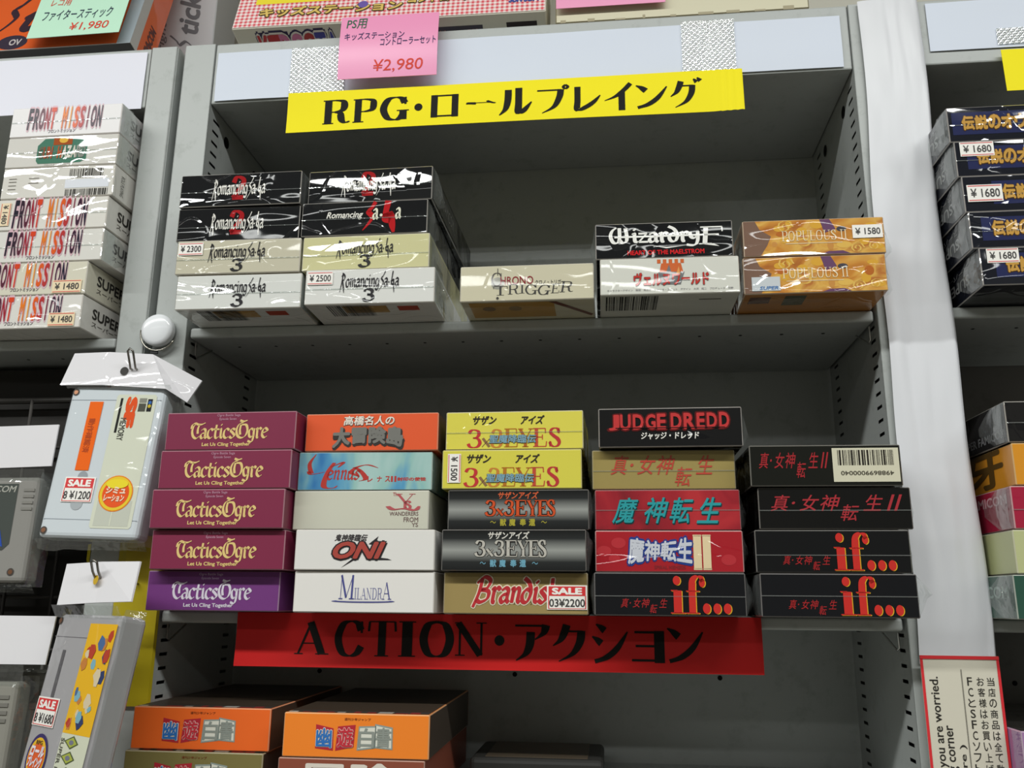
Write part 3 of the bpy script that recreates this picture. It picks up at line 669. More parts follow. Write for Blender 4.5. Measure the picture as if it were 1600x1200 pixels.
def chrono(mb, fr, st, s):
    f = 1; D_ = C_('#4b4a48', f)
    lettering(mb, fr, SERIF, 'C', (.235, .42, .315, .80), C_('#55504c', f), .12, .05); text(mb, fr, 'HRONO', (.305, .46, .55, .68), C_('#8d3038', f), .01)
    for i, (ch, r) in enumerate(zip('TRIGGER', ((.25, .16, .36, .42), (.36, .18, .45, .46), (.45, .20, .485, .45), (.49, .16, .585, .44), (.585, .14, .68, .42), (.68, .18, .745, .44), (.745, .20, .845, .50)))):
        lettering(mb, fr, SERIF, ch, r, D_, .12, .05, slant=.12 if i > 3 else 0)
    text(mb, fr, 'クロノ・トリガー', (.565, .44, .785, .56), D_, .008)
    for a, b in ((.05, .12), (.72, .92)): mb.quad(fr, (.281, a, .286, b), D_, .0003)
    mb.disc(fr, (.284, .08), .010, .035, D_, .0004, 14); mb.disc(fr, (.284, .50), .05, .17, C_('#9c9a90', f), .00012, 24)
    b = s['b']; mb.quad(b, (.06, .02, .70, .22), C_('#b58a3c', f)); mb.poly(b, [(.66, .02), (.72, .02), (.99, .2), (.97, .22)], C_('#6b3a2c', f), .0002); mb.disc(b, (.2, .1), .05, .03, C_('#77582c', f), .0002); mb.disc(b, (.4, .1), .05, .03, C_('#8a6a30', f), .0002)
def wizard(mb, fr, st, s):
    f = 2; Wt = C_('#f2f1ec', f)
    lettering(mb, fr, BLACK, 'Wizardry', (.10, .30, .76, .90), Wt, .16, .05, .5, .0, .0003, .012, gap=.02)
    lettering(mb, fr, SERIF, 'F', (.755, .34, .93, .84), Wt, .14, .07, 0, .05, .0003)
    mb.quad(fr, (.14, .585, .90, .635), Wt, .0003); mb.poly(fr, [(.4, .36), (.52, .26), (.68, .34), (.52, .30)], Wt, .0003); mb.poly(fr, [(.75, .36), (.9, .28), (.86, .36)], Wt, .0003)
    text(mb, fr, 'HEART OF THE MAELSTROM', (.235, .10, .79, .22), C_('#d8262b', f), .03)
def verne(mb, fr, st, s):
    f = 1; G = C_('#77787a', f); O_ = C_('#cf6a3c', f)
    mb.poly(fr, [(.44, .25), (.58, .25), (.61, .6), (.42, .6)], G, .00015)
    for i in range(5): mb.quad(fr, (.415 + i*.042, .84, .44 + i*.042, .95), O_, .0002)
    mb.poly(fr, [(.43, .60), (.60, .60), (.585, .84), (.445, .84)], O_, .0002); mb.poly(fr, [(.47, .52), (.52, .52), (.50, .8)], G, .0003); mb.poly(fr, [(.55, .55), (.58, .5), (.57, .75)], C_('#e0a060', f), .0003)
    text(mb, fr, 'ヴェルヌワールド', (.245, .24, .78, .58), C_('#6d6a66', f), .06, 0, .0004); text(mb, fr, 'ヴェルヌワールド', (.245, .24, .78, .58), C_('#c23a34', f), .03, 0, .0006)
    text(mb, fr, 'キャラクターデザイン　飯田　馬之介　シナリオ・プロット　デザイン　大沢　昭二　プロデュース　河野', (.05, .09, .95, .15), C_('#77757a', f))
    b = s['b']; barcode(mb, b, (.04, .02, .42, .2), C_('#2b2824', f), 9); mb.quad(b, (.72, .07, .88, .08), C_('#55504a', f))
def populous(tagged):
    def art(mb, fr, st, s):
        f = 2; Y_ = C_('#d9a53f', f); O_ = C_('#b8692f', f); P_ = C_('#6b4a6a', f)
        mb.poly(fr, [(.006, .02), (.12, .02), (.17, .3), (.20, .55), (.12, .75), (.09, .98), (.006, .98)], C_('#7d6254', f), .00015)
        rd = random.Random(8)
        for i in range(16):
            cx, cy = rd.uniform(.15, .95), rd.uniform(.15, .9); mb.disc(fr, (cx, cy), rd.uniform(.02, .06), rd.uniform(.05, .14), rd.choice((Y_, Y_, O_, C_('#c98f4c', f), C_('#e0b65c', f))), .00016 + i*.000006, 14)
        for cx, cy, r in ((.80, .16, .05), (.30, .80, .06), (.92, .2, .045)):
            pts = [(cx + r*(1 - t/16)*math.cos(t*.8), cy + 3.2*r*(1 - t/16)*math.sin(t*.8), 1.0) for t in range(15)]
            vs, fs = stroke(pts, .012, .012, 0); mb.add([fr(a, b, .0003) for a, b in vs], fs, C_('#e3bb63', f))
        mb.poly(fr, [(.55, .98), (.62, .98), (.66, .7), (.58, .6)], P_, .0003); mb.poly(fr, [(.55, .02), (.75, .02), (.7, .10), (.6, .09)], P_, .0003); mb.disc(fr, (.70, .70), .035, .07, C_('#4c4a52', f), .0003)
        lettering(mb, fr, SERIF, 'POPULOUS II', (.275, .40, .735, .68), C_('#efe0bd', f), .12, .045, l=.0005)
        mb.quad(fr, (.30, .32, .70, .335), C_('#efe0bd', f), .0004)
        if tagged: st.append((fr, (.775, .42, .985, .78), '¥ 1580', 'plain'))
        else:
            mb.quad(fr, (.055, .08, .255, .46), C_('#c9ced2', f), .0006); text(mb, fr, 'SUPER', (.11, .11, .24, .20), C_('#4a78b0', f), .03, .2, .0007)
        b = s['b']; mb.quad(b, (.3, .03, .45, .15), C_('#5a5a48', f)); mb.quad(b, (.05, .04, .2, .12), C_('#6d5048', f))
    return art
def tactics(ink, sub, f=0):
    def art(mb, fr, st, s):
        lettering(mb, fr, BLACK, 'TacticsOgre', (.19, .17, .795, .80), C_(ink, f), .17, .035, .62, .04, .0003, 0, .01)
        text(mb, fr, 'Let Us Cling Together', (.29, .075, .66, .19), C_(ink, f), .03)
        text(mb, fr, 'Ogre Battle Saga', (.39, .87, .57, .95), C_(sub, f), .01); text(mb, fr, 'Episode Seven', (.41, .77, .54, .85), C_(sub, f), .01)
    return art
def takahashi(mb, fr, st, s):
    text(mb, fr, '高橋名人の', (.29, .68, .67, .92), C_('#6f625c'), .05, .12, .0003); text(mb, fr, '高橋名人の', (.29, .69, .67, .93), C_('#e8ded2'), .02, .12, .0005)
    def wp(u, v):
        k = (u - .48)/.3; return u, v + (.06 - .16*k*k)*(1 if v < .4 else .1)
    text(mb, fr, '大冒険島', (.215, .16, .735, .62), C_('#332f2d'), .10, 0, .0003, lambda u, v: wp(u + .006, v - .04)); text(mb, fr, '大冒険島', (.215, .16, .735, .62), C_('#75746f'), .05, 0, .0006, wp); mb.quad(s['r'], (.01, .02, .99, .98), C_('#54403a'))  # right side painted dark: shade from the neighbouring stack, not print
def lennus(mb, fr, st, s):
    R_ = C_('#b3362f')
    for pts in ('.10,.45,1.3 .085,.7,1 .13,.95,.2', '.08,.5,1 .10,.42,1 .20,.48,.4', '.24,.60,.3 .34,.74,1 .30,.60,.5', '.27,.72,1 .22,.45,1.2 .20,.1,1.5 .27,.06,.8 .30,.12,.3', '.46,.36,.5 .40,.46,1.3 .44,.60,1.1 .52,.66,1 .60,.58,.2', '.42,.60,1 .47,.5,1.2 .51,.30,1.4 .46,.24,.4'):
        p = [tuple(map(float, q.split(','))) for q in pts.split()]; vs, fs = stroke(smooth_pts(p), .03, .012, .4); mb.add([fr(a, b, .0003) for a, b in vs], fs, R_)
    lettering(mb, fr, BLACK, 'ennus', (.22, .26, .47, .54), R_, .15, .05, .9, .2, .0003)
    for ch, x in zip('レナスⅡ', (.525, .595, .655, .70)): text(mb, fr, ch, (x, .22, x + .035, .36), R_, .03)
    text(mb, fr, '封印の使徒', (.745, .24, .955, .33), R_, .04)
def ys(mb, fr, st, s):
    R_ = C_('#b5565a'); lettering(mb, fr, SERIF, 'Y', (.755, .52, .90, .92), R_, .13, .04); lettering(mb, fr, SERIF, 's', (.82, .52, .875, .74), R_, .2, .08)
    vs, fs = stroke(smooth_pts([(.70, .60, 1), (.74, .52, 1.4), (.82, .54, 1), (.90, .50, 1.4), (.93, .60, .6)]), .035, .02, .5); mb.add([fr(a, b, .0003) for a, b in vs], fs, R_)
    text(mb, fr, 'The', (.735, .86, .78, .95), R_, .01)
    for q, r in (('WANDERERS', (.715, .36, .925, .46)), ('FROM', (.82, .20, .925, .32)), ('YS', (.88, .08, .925, .18))): text(mb, fr, q, r, C_('#77615c'), .01)
def oni(mb, fr, st, s):
    text(mb, fr, '鬼神降臨伝', (.285, .72, .52, .88), C_('#3a3638'), .03, .3)
    K_, R_ = C_('#262326'), C_('#a8463c')
    text(mb, fr, 'ONI', (.285, .29, .645, .68), K_, .11, .35, .0003); text(mb, fr, 'ONI', (.285, .30, .645, .68), R_, .045, .35, .0007)
    mb.poly(fr, [(.34, .06), (.425, .30), (.475, .34), (.40, .18)], K_, .0002); mb.poly(fr, [(.53, .64), (.60, .84), (.575, .62)], K_, .0002); mb.poly(fr, [(.55, .25), (.70, .25), (.67, .29), (.56, .33)], K_, .0002)
def milandra(mb, fr, st, s):
    B_ = C_('#4c4f8c'); lettering(mb, fr, SERIF, 'M', (.325, .32, .435, .92), B_, .12, .05, 0, .05); lettering(mb, fr, SERIF, 'ILANDR', (.437, .32, .635, .60), C_('#7e80a8'), .14, .05); lettering(mb, fr, SERIF, 'A', (.635, .32, .70, .74), B_, .12, .05)
    mb.disc(fr, (.50, .275), .225, .035, B_, .0003, 30); mb.disc(fr, (.50, .29), .19, .018, C_('#dcdad6'), .0004, 30)
def eyes_yellow(f, sticker):
    def art(mb, fr, st, s):
        dx = -.02 if sticker else 0
        for q, a, b in (('サザン', .20 + dx, .37 + dx), ('アイズ', .55 + dx, .72 + dx)): text(mb, fr, q, (a, .66, b, .88), C_('#3a332b', f), .04, .3)
        for ch, r, c in (('3', (.155, .05, .265, .54), '#c23a3c'), ('x', (.265, .06, .33, .32), '#8c6a4a'), ('3', (.33, .05, .42, .54), '#c8813c'), ('E', (.43, .06, .53, .55), '#b5742c'), ('Y', (.53, .06, .64, .55), '#b0642c'), ('E', (.64, .06, .74, .55), '#c0503c'), ('S', (.75, .05, .84, .56), '#bb3a3c')):
            lettering(mb, fr, SERIF, ch, r, C_(c, f), .18, .05)
        text(mb, fr, '聖魔降臨伝', (.32, .17, .66, .38), C_('#6f6a5c', f), .06, .1, .0005); text(mb, fr, '聖魔降臨伝', (.32, .17, .66, .38), C_('#7fa6b8', f), .02, .1, .0008)
        if sticker: st.append((fr, (.04, .16, .135, .90), '¥ 1500', 'line', True))
    return art
def eyes_black(f, c1, c2, c3, du=0):
    def art(mb, fr, st, s):
        text(mb, fr, 'サザンアイズ', (.36 + du, .77, .645 + du, .95), C_(c1, f), .03, .2)
        for ch, r in (('3', (.265, .34, .345, .74)), ('x', (.345, .34, .40, .54)), ('3', (.40, .34, .475, .74)), ('E', (.48, .34, .565, .74)), ('Y', (.565, .34, .645, .74)), ('E', (.64, .34, .715, .74)), ('S', (.705, .33, .765, .75))):
            r = (r[0] + du, r[1], r[2] + du, r[3]); lettering(mb, fr, SERIF, ch, r, C_('#1d1b1b', f), .26, .12, l=.0002, grow=.03); lettering(mb, fr, SERIF, ch, r, C_(c2, f), .19, .06, l=.0006)
        text(mb, fr, '～', (.305 + du, .16, .345 + du, .22), C_(c3, f)); text(mb, fr, '～', (.665 + du, .16, .705 + du, .22), C_(c3, f))
        for ch, x in zip('獣魔奉還', (.375, .44, .515, .58)): text(mb, fr, ch, (x + du, .10, x + .042 + du, .27), C_(c3, f), .03)
    return art
def brandish(mb, fr, st, s):
    f = 0
    for c, g, l in (('#e6dcc4', .07, .0003), ('#b82c33', .02, .0006)): lettering(mb, fr, BLACK, 'Brandish', (.20, .16, .80, .92), C_(c), .15, .05, .75, .22, l, g, .02)
    text(mb, fr, 'ブランディッシュ', (.46, .23, .68, .35), C_('#4a4030'), .02, .2)
    st.append((fr, (.72, .12, .995, .70), '03¥2200', 'sale'))
def dredd(mb, fr, st, s):
    f = 2
    for ch, r in zip('JUDGE DREDD', ((.075, .42, .145, .84), (.15, .43, .23, .84), (.24, .44, .32, .84), (.33, .44, .405, .84), (.41, .44, .475, .85), 0, (.505, .44, .585, .86), (.595, .44, .675, .86), (.685, .45, .745, .86), (.755, .46, .83, .86), (.84, .46, .915, .87))):
        if r: text(mb, fr, ch, r, C_('#5c1a1c', f), .06, 0, .0003); text(mb, fr, ch, (r[0]+.006, r[1]+.02, r[2]-.006, r[3]-.02), C_('#c23b3c', f), .035, 0, .0006)
    mb.quad(fr, (.12, .475, .88, .495), C_('#151417', f), .0008)
    text(mb, fr, 'ジャッジ・ドレッド', (.30, .20, .70, .37), C_('#e9e6df', f), .03, .1)
def shin(ink, f, r, two=False, bold=.0, rot=None):
    """brush-like vermilion title with a dropped character"""
    def art(mb, fr, st, s):
        u0, v0, u1, v1 = r; n = 6.6 if two else 5.7; W1 = (u1-u0)/n; H = v1-v0
        for ch, p, dy, sc in (('真', 0, 0, 1), ('・', 1.08, .1, .35), ('女', 1.45, 0, 1), ('神', 2.5, 0, 1), ('転', 3.45, -.38, .95), ('生', 4.6, 0, 1), ('Ⅱ', 5.75, 0, .8)):
            if ch == 'Ⅱ' and not two: continue
            x = u0 + p*W1; text(mb, fr, ch, (x, v0 + (.38 + dy)*H, x + W1*sc, v0 + (1 + dy)*H) if ch != '・' else (x, v0 + .64*H, x + W1*.16, v0 + .74*H), C_(ink, f), .006 + bold, .32, .0003)
    return art
def shin2_bar(mb, fr, st, s):
    f = 1; shin('#a52c33', f, (.06, .20, .53, .82), True)(mb, fr, st, s)
    mb.quad(fr, (.55, .10, .985, .92), C_('#d3cfb8', f), .0004); barcode(mb, lambda u, v, l: fr(u, v, l + .0003), (.585, .50, .95, .87), C_('#2a2722', f), 21)
    text(mb, flip(lambda u, v, l: fr(u, v, l)), '4988699000040', (1-.945, 1-.36, 1-.60, 1-.26), C_('#4a463c', f), .01, 0, .0006)
def if_(f):
    def art(mb, fr, st, s):
        for ch, r in (('i', (.505, .06, .60, .93)), ('f', (.605, .06, .735, .95)), ('.', (.715, .06, .765, .30)), ('.', (.783, .06, .833, .30)), ('.', (.85, .06, .90, .30))):
            rr = (r[0] + .006, r[1] - .012, r[2] + .006, r[3] - .012)
            lettering(mb, fr, SERIF, ch, rr, C_('#e3b02c', f), .27, .03, l=.0003); lettering(mb, fr, SERIF, ch, r, C_('#c9302b', f), .27, .03, l=.0005)
        shin('#a3282c', f, (.175, .06, .49, .40))(mb, fr, st, s)
    return art
def maten(mb, fr, st, s):
    f = 1
    for c, o_, g, l in (('#0f3f44', .004, .03, .0003), ('#2f9aa0', 0, .014, .0006)):
        for ch, (a, b) in zip('魔神転生', ((.12, .30), (.345, .51), (.515, .68), (.70, .87))): text(mb, fr, ch, (a + o_, .18 - o_*6, b + o_, .80 - o_*6), C_(c, f), g, .35, l)
def maten2(mb, fr, st, s):
    f = 2
    def wp(u, v): k = abs(u - .44)/.24; return u, .52 + (v - .52)*(.62 + .42*k)
    for c, g, l in (('#27408c', .12, .0003), ('#c9ccd6', .03, .0006)): text(mb, fr, '魔神転生', (.225, .20, .655, .84), C_(c, f), g, .1, l, wp)
    lettering(mb, fr, SERIF, 'II', (.665, .06, .785, .90), C_('#e3cfa6', f), .34, .05, gap=-.02)
    text(mb, fr, 'SPIRAL NEMESIS', (.40, .08, .61, .16), C_('#8d2a31', f), .03)
    for cx, cy, a in ((.06, .5, .05), (.13, .32, .04), (.16, .7, .05), (.9, .3, .05)): mb.disc(fr, (cx, cy), a, a*2.6, C_('#b8333b', f), .00014)
FMC = ['#2c2a36', '#3a2c38', '#5c2c3c', '#a02c3a', '#d8482c', '', '#e8802c', '#f0a52c', '#e0602c', '#b83c3c', '#7c2c40', '#40283a', '#2a2a3a']
def front_mission(f, r, kana=True, sticker=None):
    def art(mb, fr, st, s):
        u0, v0, u1, v1 = r; n = 13; w1 = (u1-u0)/n
        for i, ch in enumerate('FRONT MISSION'):
            if ch != ' ': e_ = .016 if ch == 'I' else 0; q = (u0 + i*w1 + .006 + e_, v0, u0 + (i+1)*w1 - .004 - e_, v1); text(mb, fr, ch, q, C_('#d9b6c0', f), .10, .12, .0002); text(mb, fr, ch, q, C_(FMC[i], f), .03, .12, .0005)
        if kana: text(mb, fr, 'フロントミッション', (u0 + .3*(u1-u0), v0 - .16, u0 + .66*(u1-u0), v0 - .05), C_('#4a4650', f), .02)
        R_ = s['r']; text(mb, R_, 'SUPER FAMICOM', (.09, .44, .74, .74), C_('#3f3d3a', f), .03); text(mb, R_, 'スーパーファミコン', (.09, .20, .52, .36), C_('#55524c', f), .01)
        if sticker: st.append((fr, sticker[:4], '¥ 1480', 'line', len(sticker) > 4, col('#e6d3b0', -1, .4)))
    return art
def gun_hazard(mb, fr, st, s):
    f = 2; G = C_('#4f7f6c', f); mb.poly(fr, [(.30, .10), (.68, .10), (.73, .2), (.73, .86), (.70, .95), (.34, .92), (.28, .7), (.28, .2)], G, .0002)
    mb.quad(fr, (.42, .70, .59, .94), C_('#a8552c', f), .0003); mb.disc(fr, (.51, .86), .04, .1, C_('#e8b84c', f), .0004)
    for i, (ch, c) in enumerate(zip('GUN HAZARD', ('#6d6a5a', '#a05a40', '#b85a40', '', '#c0603a', '#d8d4c8', '#dcd8cc', '#d8d4c8', '#9a9c94', '#8a9088'))):
        if ch != ' ': text(mb, fr, ch, (.30 + i*.042, .28, .338 + i*.042, .64), C_(c, f), .05, .1, .0005)
    text(mb, fr, 'フロントミッションシリーズ', (.36, .03, .62, .09), C_('#77726c', f))
    R_ = s['r']; text(mb, R_, 'SUPER FAMICOM', (.09, .44, .74, .74), C_('#3f3d3a', f), .03); text(mb, R_, 'スーパーファミコン', (.09, .20, .52, .36), C_('#55524c', f), .01)
def fm_bar(mb, fr, st, s):
    f = 2; barcode(mb, fr, (.60, .60, .90, .90), C_('#3a3836', f), 31); barcode(mb, fr, (.58, .03, .96, .24), C_('#262422', f), 32); mb.quad(fr, (.57, .28, .96, .56), C_('#e3e6ee', f), .0002)
    for v in (.3, .42, .54, .64): mb.quad(fr, (.06, v, .13, v + .02), C_('#77726c', f), .0003)
    for v in (.48, .64): mb.quad(fr, (.24, v, .33, v + .02), C_('#77726c', f), .0003)
    text(mb, lambda u, v, l: s['r'](v, 1-u, l), 'ROLE PLAYING', (.2, .06, .85, .09), C_('#55524c', f))
def ogre(sticker=None, du=0):
    def art(mb, fr, st, s):
        f = 2; mb.quad(fr, (.10 + du, .20, .98, .84), C_('#2b3056', f), .00015)
        for ch, x in zip('伝説のオウガバトル', [.17 + du + i*.092 for i in range(9)]):
            if x > .95: continue
            text(mb, fr, ch, (x, .34, x + .08, .72), C_('#5e4426', f), .10, 0, .0003); text(mb, fr, ch, (x, .34, x + .08, .72), C_('#c99a4c', f), .05, 0, .0006)
        L_ = flip(s['l']); text(mb, L_, 'SUPER FAMICOM', (.12, .40, .80, .68), C_('#a9a9a9', f), .02); text(mb, L_, 'スーパーファミコン', (.12, .14, .6, .3), C_('#8a8a8a', f), .01)
        if sticker: st.append((fr, sticker, '¥ 1680', 'line'))
    return art
def yuyu(f):
    def art(mb, fr, st, s):
        for i, (ch, bg, fg, cx, cy, tl) in enumerate((('幽', '#b52a38', '#2f6fb8', .285, .44, -.12), ('遊', '#b52a38', '#c22f3c', .43, .46, .1), ('白', '#8f9a94', '#d5d6c6', .575, .46, .05), ('書', '#8f9a94', '#d0d2c4', .69, .48, -.1))):
            w2, h2 = .062, .27; cr = [(-w2, -h2), (w2, -h2*.9), (w2*1.05, h2*.95), (-w2*.9, h2)]
            mb.poly(fr, [(cx + x + tl*.1*y/h2*.3, cy + y + tl*x/w2*.3) for x, y in cr], C_(bg, f), .0002)
            mb.poly(fr, [(cx + x*.86 + tl*.1*y/h2*.3, cy + y*.86 + tl*x/w2*.3) for x, y in cr], C_('#d9d8cc' if i > 1 else bg, f), .0003)
            text(mb, fr, ch, (cx - w2*.82, cy - h2*.78, cx + w2*.82, cy + h2*.78), C_('#e6dfd4' if i == 0 else ('#e8b9b4' if i == 1 else '#8b918a'), f), .05 if i < 2 else .02, 0, .0005)
            if i < 2: text(mb, fr, ch, (cx - w2*.82, cy - h2*.78, cx + w2*.82, cy + h2*.78), C_(fg, f), .02, 0, .0008)
        text(mb, fr, '週刊少年ジャンプ', (.42, .84, .60, .90), C_('#7a3a1c', f), .01)
        rd = random.Random(4); x = .02; t_ = s['t']
        while x < .95:
            wd = rd.uniform(.04, .14); mb.quad(t_, (x, .01, min(x + wd, .98), rd.uniform(.03, .07)), C_(rd.choice(('#c9c4ba', '#a9a49c', '#8c2f2c', '#d8d3c8')), f), .0002); x += wd + rd.uniform(.01, .06)
        mb.quad(t_, (.01, .08, .99, .99), C_('#3f342a', f), .00015); mb.quad(s['r'], (.01, .02, .99, .98), C_('#4a4038', f))
    return art
def plain_side(lines, f=1, ink='#c8c4c0'):
    def art(mb, fr, st, s):
        for q, r, fl_, c in lines:
            F_ = {'f': fr, 'l': s['l'], 'L': flip(s['l'])}[fl_]; text(mb, F_, q, r, C_(c, f), .03)
    return art

G1, G2, G3, G4, G5 = 'game boxes on the upper shelf', 'game boxes on the lower shelf', 'white game boxes in the left bay', 'game boxes in the right bay', 'game boxes on the bottom shelf'
WRAP_R, WRAP_B = (.0, .004), (.004, .004)
P = BH + .0006
def stack(cols_xyyaw, z, items, group, dz=P):
    for k, ((x, y, a), it) in enumerate(zip(cols_xyyaw, items)):
        base, film, art, label = it[:4]; kw = it[4] if len(it) > 4 else {}
        game_box((x, y, z + .0003 + k*dz), a, base, film, art, label, group, seed=int(abs(x)*1e4) + k*7 + int(abs(z)*100), **kw)
BLKB, CRMB = '#18191b', '#cdc8b2'
stack([(.0103, -.0434, .0160), (.0080, -.0448, .0160), (.0045, -.0419, .0119), (.0047, -.0435, -.0013)], ZS[0], [
    ('#d9dad6', 2, romance('#38373a', 2, '3'), 'white wrapped box with black brush title at the bottom of the leftmost upper stack', dict(wrap=(.003, .005))),
    ('#c6c1ac', 2, romance('#333234', 2, '3', None, '¥ 2300', (.26, .30, .72, .92)), 'grey cream wrapped box with a 2300 price sticker in the leftmost upper stack', dict(wrap=(.003, .004))),
    (BLKB, 2, romance('#e9e6df', 2, None, True), 'black wrapped box with white brush title, second from top of the leftmost upper stack', dict(wrap=(.0, .008))),
    (BLKB, 2, romance('#e9e6df', 2, None, True), 'black wrapped box with white brush title on top of the leftmost upper stack', dict(wrap=(.003, .007)))], G1)
stack([(.1203, -.0467, .0113), (.1148, -.043, -.0063), (.1121, -.0432, .003), (.1149, -.0399, -.016)], ZS[0], [
    ('#dcdcd8', 2, romance('#38373a', 2, '3', None, '¥ 2500', (.27, .30, .73, .92)), 'white wrapped box with a 2500 price sticker at the bottom of its stack', dict(wrap=(.008, .003))),
    ('#cfcb9c', 2, romance('#3a393a', 2, '3'), 'yellowed cream wrapped box with black brush title and no sticker, second upper stack', dict(wrap=(.004, .0))),
    (BLKB, 2, saga1, 'black wrapped box with white italic word and tall red letters', dict(wrap=(.003, .005))),
    (BLKB, 2, romance('#e9e6df', 2, None, True), 'black wrapped box with white brush title on top of the second upper stack', dict(wrap=(.005, .003)))], G1)
stack([(.2453, -.043, .0004)], ZS[0], [('#cdc7ae', 1, chrono, 'cream box lying alone on the upper shelf, with red and grey title', dict(wrap=(.0, .004, False)))], G1)
stack([(.3552, -.0492, .0105), (.352, -.0472, .008)], ZS[0], [
    ('#d6d6cd', 1, verne, 'white box with a red katakana title and orange tower, under a black box'),
    (BLKB, 2, wizard, 'black wrapped box with ornate white title over small red words', dict(wrap=(.0, .004, False)))], G1)
ORB = ramp_mat('amber_marbling', [(.25, '#a8622c'), (.42, '#c9883a'), (.55, '#dcae58'), (.7, '#b8743a')], 2, noise_amt=1.2, scale=34, stretch=(1, 1, 1.6))
stack([(.464, -.0419, -.0044), (.4652, -.0427, .0019)], ZS[0], [
    ('#b57a3c', 2, populous(False), 'amber swirl printed wrapped box without price sticker, lower of two', dict(wrap=(.009, .003, False), face=ORB)),
    ('#b57a3c', 2, populous(True), 'amber swirl printed wrapped box with a 1580 price sticker, upper of two', dict(wrap=(.010, .004, False), face=ORB))], G1)
MAR, GLD = '#7e2846', '#dfc27e'
tn = ['second from the bottom', 'third from the top', 'second from the top', 'topmost']
stack([(.0070, -.0334, -.0052), (.013, -.0451, -.0033), (.0124, -.0504, -.0057), (.0151, -.0488, -.0085), (.0164, -.0471, -.0144)], ZS[1],
    [('#6f3678', 0, tactics('#d3cbd8', '#b79bc0'), 'purple box with silver blackletter title at the bottom of the leftmost lower stack')] +
    [(MAR, 0 if k else 0, tactics(GLD, '#c08aa0'), 'maroon box with gold blackletter title, %s of the leftmost lower stack' % q) for k, q in enumerate(tn)], G2)
BLUEP = ramp_mat('sky_painting', [(.30, '#2f6fb0'), (.45, '#5c9cc0'), (.56, '#93bdb8'), (.68, '#a9c8c4')], 1, noise_amt=.6, scale=30, stretch=(1.0, 1, .35))
stack([(.1269, -.0444, .0005), (.1267, -.0473, .0083), (.1194, -.0362, -.0017), (.1206, -.0348, .0114), (.1247, -.0352, -.0047)], ZS[1], [
    ('#e2dfdb', 0, milandra, 'white box with a thin blue serif title underlined by a blue swash'),
    ('#dedcd8', 0, oni, 'white box with a black and red graffiti style title'),
    ('#c9c8b8', 0, ys, 'greyish cream box with a small red emblem at its right end'),
    ('#8fb4b4', 1, lennus, 'sky blue painted box with red spiky lettering', dict(face=BLUEP, wrap=(.004, .0, False))),
    ('#e0582c', 0, takahashi, 'orange box with chunky grey title on top of the second lower stack')], G2)
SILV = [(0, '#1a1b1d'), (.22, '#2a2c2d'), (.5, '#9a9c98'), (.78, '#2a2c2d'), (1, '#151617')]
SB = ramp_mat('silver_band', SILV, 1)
GOLD = '#9a8654'
stack([(.2377, -.0379, -.0003), (.2371, -.0472, -.0028), (.2392, -.0375, -.0014), (.2342, -.0384, .0023), (.2356, -.0347, -.016)], ZS[1], [
    (GOLD, 0, brandish, 'dull gold box with red script title and a red SALE price sticker', {}),
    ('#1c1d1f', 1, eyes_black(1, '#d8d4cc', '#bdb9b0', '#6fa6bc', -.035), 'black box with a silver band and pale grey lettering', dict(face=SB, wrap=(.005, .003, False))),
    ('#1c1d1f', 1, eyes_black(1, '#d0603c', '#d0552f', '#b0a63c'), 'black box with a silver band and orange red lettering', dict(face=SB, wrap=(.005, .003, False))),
    ('#d8cf52', 1, eyes_yellow(1, True), 'yellow box with an upright 1500 price sticker at its left end', dict(wrap=(.0, .004, False))),
    ('#dcd257', 2, eyes_yellow(2, False), 'yellow box without a sticker on top of the middle lower stack', dict(wrap=(.0, .0)))], G2)
REDP = ramp_mat('red_smoke', [(.3, '#6a1f28'), (.5, '#9c2530'), (.7, '#b83238')], 1, noise_amt=.8, scale=22)
stack([(.3474, -.0464, -.0023), (.3484, -.0377, -.0026), (.3486, -.0327, -.001), (.3469, -.0309, .0127), (.3521, -.0399, -.0073)], ZS[1], [
    ('#121318', 1, if_(1), 'black box with large red lettering at the bottom of the fourth lower stack', dict(wrap=(.008, .004))),
    ('#a8222c', 2, maten2, 'crimson box with blue edged white title and cream numeral', dict(wrap=(.006, .0, False))),
    ('#8e2430', 1, maten, 'dark red box with a teal slanted title', dict(face=REDP, wrap=(.007, .004))),
    ('#9d8c55', 1, shin('#b84a3c', 1, (.13, .08, .87, .86)), 'dull gold box with a thin red brush title, below a black box', dict(wrap=(.004, .004))),
    ('#161618', 2, dredd, 'black wrapped box with blocky red title on top of the fourth lower stack', dict(wrap=(.007, .0, False)))], G2)
stack([(.4624, -.0454, -.0018), (.461, -.0423, -.0113), (.4649, -.0423, .0014), (.4601, -.0454, .0068)], ZS[1], [
    ('#121318', 1, if_(1), 'black box with large red lettering at the bottom of the rightmost lower stack', dict(wrap=(.014, .003))),
    ('#111215', 1, if_(1), 'black box with large red lettering, second from the bottom of the rightmost lower stack', dict(wrap=(.005, .0))),
    ('#101011', 1, shin('#a8323a', 1, (.08, .20, .95, .82), True), 'black box with a wide red brush title, under the barcode box', dict(wrap=(.006, .0))),
    ('#171815', 1, shin2_bar, 'black box with a cream barcode panel, top of the rightmost lower stack', dict(wrap=(.0, .0, False)))], G2)

